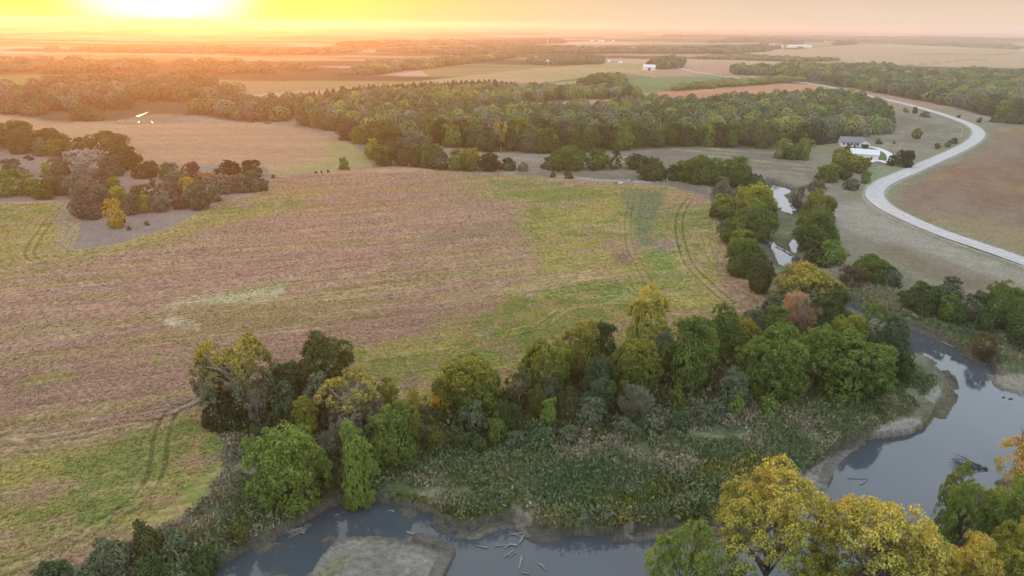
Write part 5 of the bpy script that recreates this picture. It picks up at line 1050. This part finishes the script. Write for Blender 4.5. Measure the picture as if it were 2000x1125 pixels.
barn(1140 + 480, 83, 16, 14, 5, 'pale farmstead roof among far field trees', 0, MROOF)
def silo(px, py, wpx, hpx, label, m_, cap):
    x, y, z = at(px, py); zc = float(proj(np.array([x, y, z]))[2]); R = wpx * zc / F / 2; h = hpx * zc / F
    r = thing('silo', label, 'silo', (x, y, z), 0, 'silos and grain bins of the far farm')
    m = MB(); m.tube([(0, 0, -.5), (0, 0, h * .85)], [R, R], 16); obj('shaft', m.mesh('shaft', m_), r)
    m = MB(); m.tube([(0, 0, h * .85), (0, 0, h * .93), (0, 0, h)], [R * 1.02, R * .75, R * .12], 16); obj('roof', m.mesh('roof', cap), r)
silo(1494.5, 93.5, 3.6, 10.5, 'dark tall silo, the left of two', MSILO, MSILO); silo(1499, 93.5, 3.2, 9.5, 'dark tall silo, the right of two', MSILO, MSILO)
silo(1511, 94, 3.2, 8, 'pale narrow grain bin next to the dark silos', MBIN, MBIN); silo(1519, 94.4, 4.5, 6, 'pale wide grain bin in the middle of the bins', MBIN, MBIN); silo(1527, 94.6, 4.5, 6.4, 'pale wide grain bin beside the long white shed', MBIN, MBIN)
# radio mast, utility poles
def pole(px, yb, yt, label, name='utility_pole', r0=.16, arm=True, col=MWOOD, wires=False):
    x, y, z = at(px, yb); zc = float(proj(np.array([x, y, z]))[2]); h = (yb - yt) * zc / F
    t = thing(name, label, 'pole' if arm else 'mast', (x, y, z), .4)
    m = MB(); m.tube([(0, 0, -.5), (0, 0, h)], [r0, r0 * .7], 8); obj('shaft', m.mesh('shaft', col), t)
    if arm: m = MB(); m.box(-1.1, 1.1, -.16, -.04, h - .75, h - .6); obj('crossarm', m.mesh('crossarm', col), t)
    else:
        m = MB()
        for k in range(6): m.box(-r0 * 1.8, r0 * 1.8, -r0 * 1.8, r0 * 1.8, h * (.15 + .15 * k), h * (.15 + .15 * k) + .8)
        obj('lattice_ring', m.mesh('lattice_ring', col), t)
MPOLE = simple('bleached_pole', (.42, .38, .32), .9, .1)
pole(1757, 297, 279, 'pale wooden utility pole behind the dark roadside tree', col=MPOLE, r0=.22); pole(1876, 268, 250, 'utility pole inside the road bend', col=MPOLE, r0=.18)
pole(1069, 88, 74.5, 'pale thin radio mast on the middle horizon', 'radio_mast', 1.3, False, MWHITE)

# ------------------------------------------------------------------ driftwood in the river
def wz(px, py, z=WL): P = G(px, py, z); return Vector((float(P[0]), float(P[1]), float(P[2])))
def log(pts, r0, r1, label, m_=MWOOD, forks=(), name='driftwood_log', lift=.12):
    p0 = wz(*pts[0]); rt = thing(name, label, 'log', tuple(p0), 0, 'driftwood lying in the lower river')
    P = [wz(*p) - p0 + Vector((0, 0, lift)) for p in pts]; n = len(P)
    m = MB(); r0 *= .6; r1 *= .6; m.tube(P, [r0 + (r1 - r0) * i / (n - 1) for i in range(n)], 8)
    obj('stem', m.mesh('stem', m_, True), rt)
    for f in forks:
        q = [wz(*p) - p0 + Vector((0, 0, lift * 1.4 + .1 * i)) for i, p in enumerate(f)]; m = MB(); m.tube(q, [r1 * .9 - r1 * .6 * i / max(1, len(q) - 1) for i in range(len(q))], 6); obj('branch', m.mesh('branch', m_, True), rt)
log([(1033, 1042.5), (1015, 1043), (997, 1045)], .20, .12, 'pale log lying level, topmost of the driftwood jam', forks=[[(1003, 1045), (1020, 1050), (1032, 1052)]])
log([(1024, 1044), (1020, 1053), (1015, 1062)], .26, .2, 'slanting pale log under the level log of the jam', lift=.2)
log([(1010, 1066), (996, 1064), (985, 1072)], .3, .1, 'forked pale driftwood root in the jam', forks=[[(1000, 1066), (990, 1067), (978, 1066)]])
log([(1005, 1075), (995, 1082), (985, 1089)], .16, .12, 'straight log at the lower side of the jam', forks=[[(1007, 1079), (998, 1086), (990, 1087)], [(1009, 1080), (1003, 1084)]])
log([(1019, 1088), (1017, 1098), (1013, 1113)], .3, .14, 'thick upright-pointing pale log below the jam', forks=[[(1018, 1094), (1022, 1097)]])
log([(1052, 1101), (1059, 1106), (1067, 1115)], .26, .1, 'single curved pale log apart from the jam, to its right')
log([(1020, 1119.5), (1028, 1121), (1034, 1121.5)], .14, .1, 'thin sunken log below the thick pointing log')
log([(952, 1071), (944, 1070), (930, 1066)], .18, .08, 'thin pale log between the jam and the sandbar'); log([(981, 1066), (973, 1067), (965, 1068)], .12, .1, 'small log stub left of the jam', forks=[[(972, 1066), (969, 1062)]])
log([(795, 1040), (803, 1043), (811, 1043)], .28, .18, 'pale log stuck at the tip of the sandbar', forks=[[(803, 1043), (808, 1047)]])
log([(770, 1000), (763, 998), (757, 1000)], .18, .1, 'small bleached log at the dark bank edge')
log([(1838, 667), (1850, 673), (1862, 679)], .3, .2, 'long pale log along the far bank of the river bend')
log([(1655, 935), (1675, 936), (1694, 936)], .1, .05, 'thin dark branch floating in the wide pool', MDARKWOOD, lift=.04); log([(1680, 948), (1688, 945), (1694, 938)], .1, .05, 'second thin dark branch crossing the first in the pool', MDARKWOOD, lift=.04)
log([(1962, 776), (1958, 777)], .2, .15, 'short dark stub floating below the sandbar, left one', MDARKWOOD); log([(1977, 779), (1970, 780)], .22, .15, 'short dark stub floating below the sandbar, right one', MDARKWOOD)
def branchpile(px, py, label, m_, n, L, r, spread, base, up=.6):
    p0 = wz(px, py); rt = thing('fallen_branches', label, 'branches', tuple(p0)); rr_ = random.Random(px)
    d0 = (wz(*base) - p0).normalized()
    for k in range(n):
        m = MB(); a = math.atan2(d0.y, d0.x) + rr_.uniform(-spread, spread); q = Vector((rr_.uniform(-.7, .7), rr_.uniform(-.7, .7), rr_.uniform(0, .5))); pts = [q]
        for s in range(4): a += rr_.uniform(-.25, .25); pts.append(pts[-1] + Vector((math.cos(a), math.sin(a), rr_.uniform(-.15, .3) * up)) * L / 4 * rr_.uniform(.7, 1.2))
        for p in pts: p.z = max(p.z, .02)
        m.tube(pts, [r * (1 - .2 * i) for i in range(5)], 5)
        for j in range(3):
            s = pts[rr_.randint(1, 3)]; b2 = a + rr_.uniform(-1.1, 1.1); m.tube([s, s + Vector((math.cos(b2), math.sin(b2), .2)) * L * .18, s + Vector((math.cos(b2), math.sin(b2), .15)) * L * .3], [r * .5, r * .35, r * .15], 4)
        obj('branch', m.mesh('branch', m_, True), rt)
branchpile(1922, 915, 'black wet fallen branches in the water beside the orange tree', MDARKWOOD, 8, 5.2, .10, .55, (1870, 908))
branchpile(590, 1040, 'bleached tangle of dead branches at the dark bank', MWOOD, 9, 2.6, .07, 1.5, (570, 1050))
branchpile(1540, 967, 'dark sticks stranded on the mud behind the golden cottonwood', MDARKWOOD, 5, 5, .12, .8, (1580, 965), .1)

# ------------------------------------------------------------------ evening haze
hm_, t, o = mat('evening_haze')
pv = N(t, 'ShaderNodeVolumePrincipled', ins={'Color': (.80, .72, .66, 1), 'Density': HAZE_D, 'Anisotropy': HAZE_G, 'Absorption Color': (0, 0, 0, 1)})
t.links.new(pv.outputs[0], o.inputs['Volume'])
m = MB(); m.box(-34000, 34000, -34000, 34000, -60, 82); hz_ = kind(obj('haze', m.mesh('haze', hm_)), 'stuff')
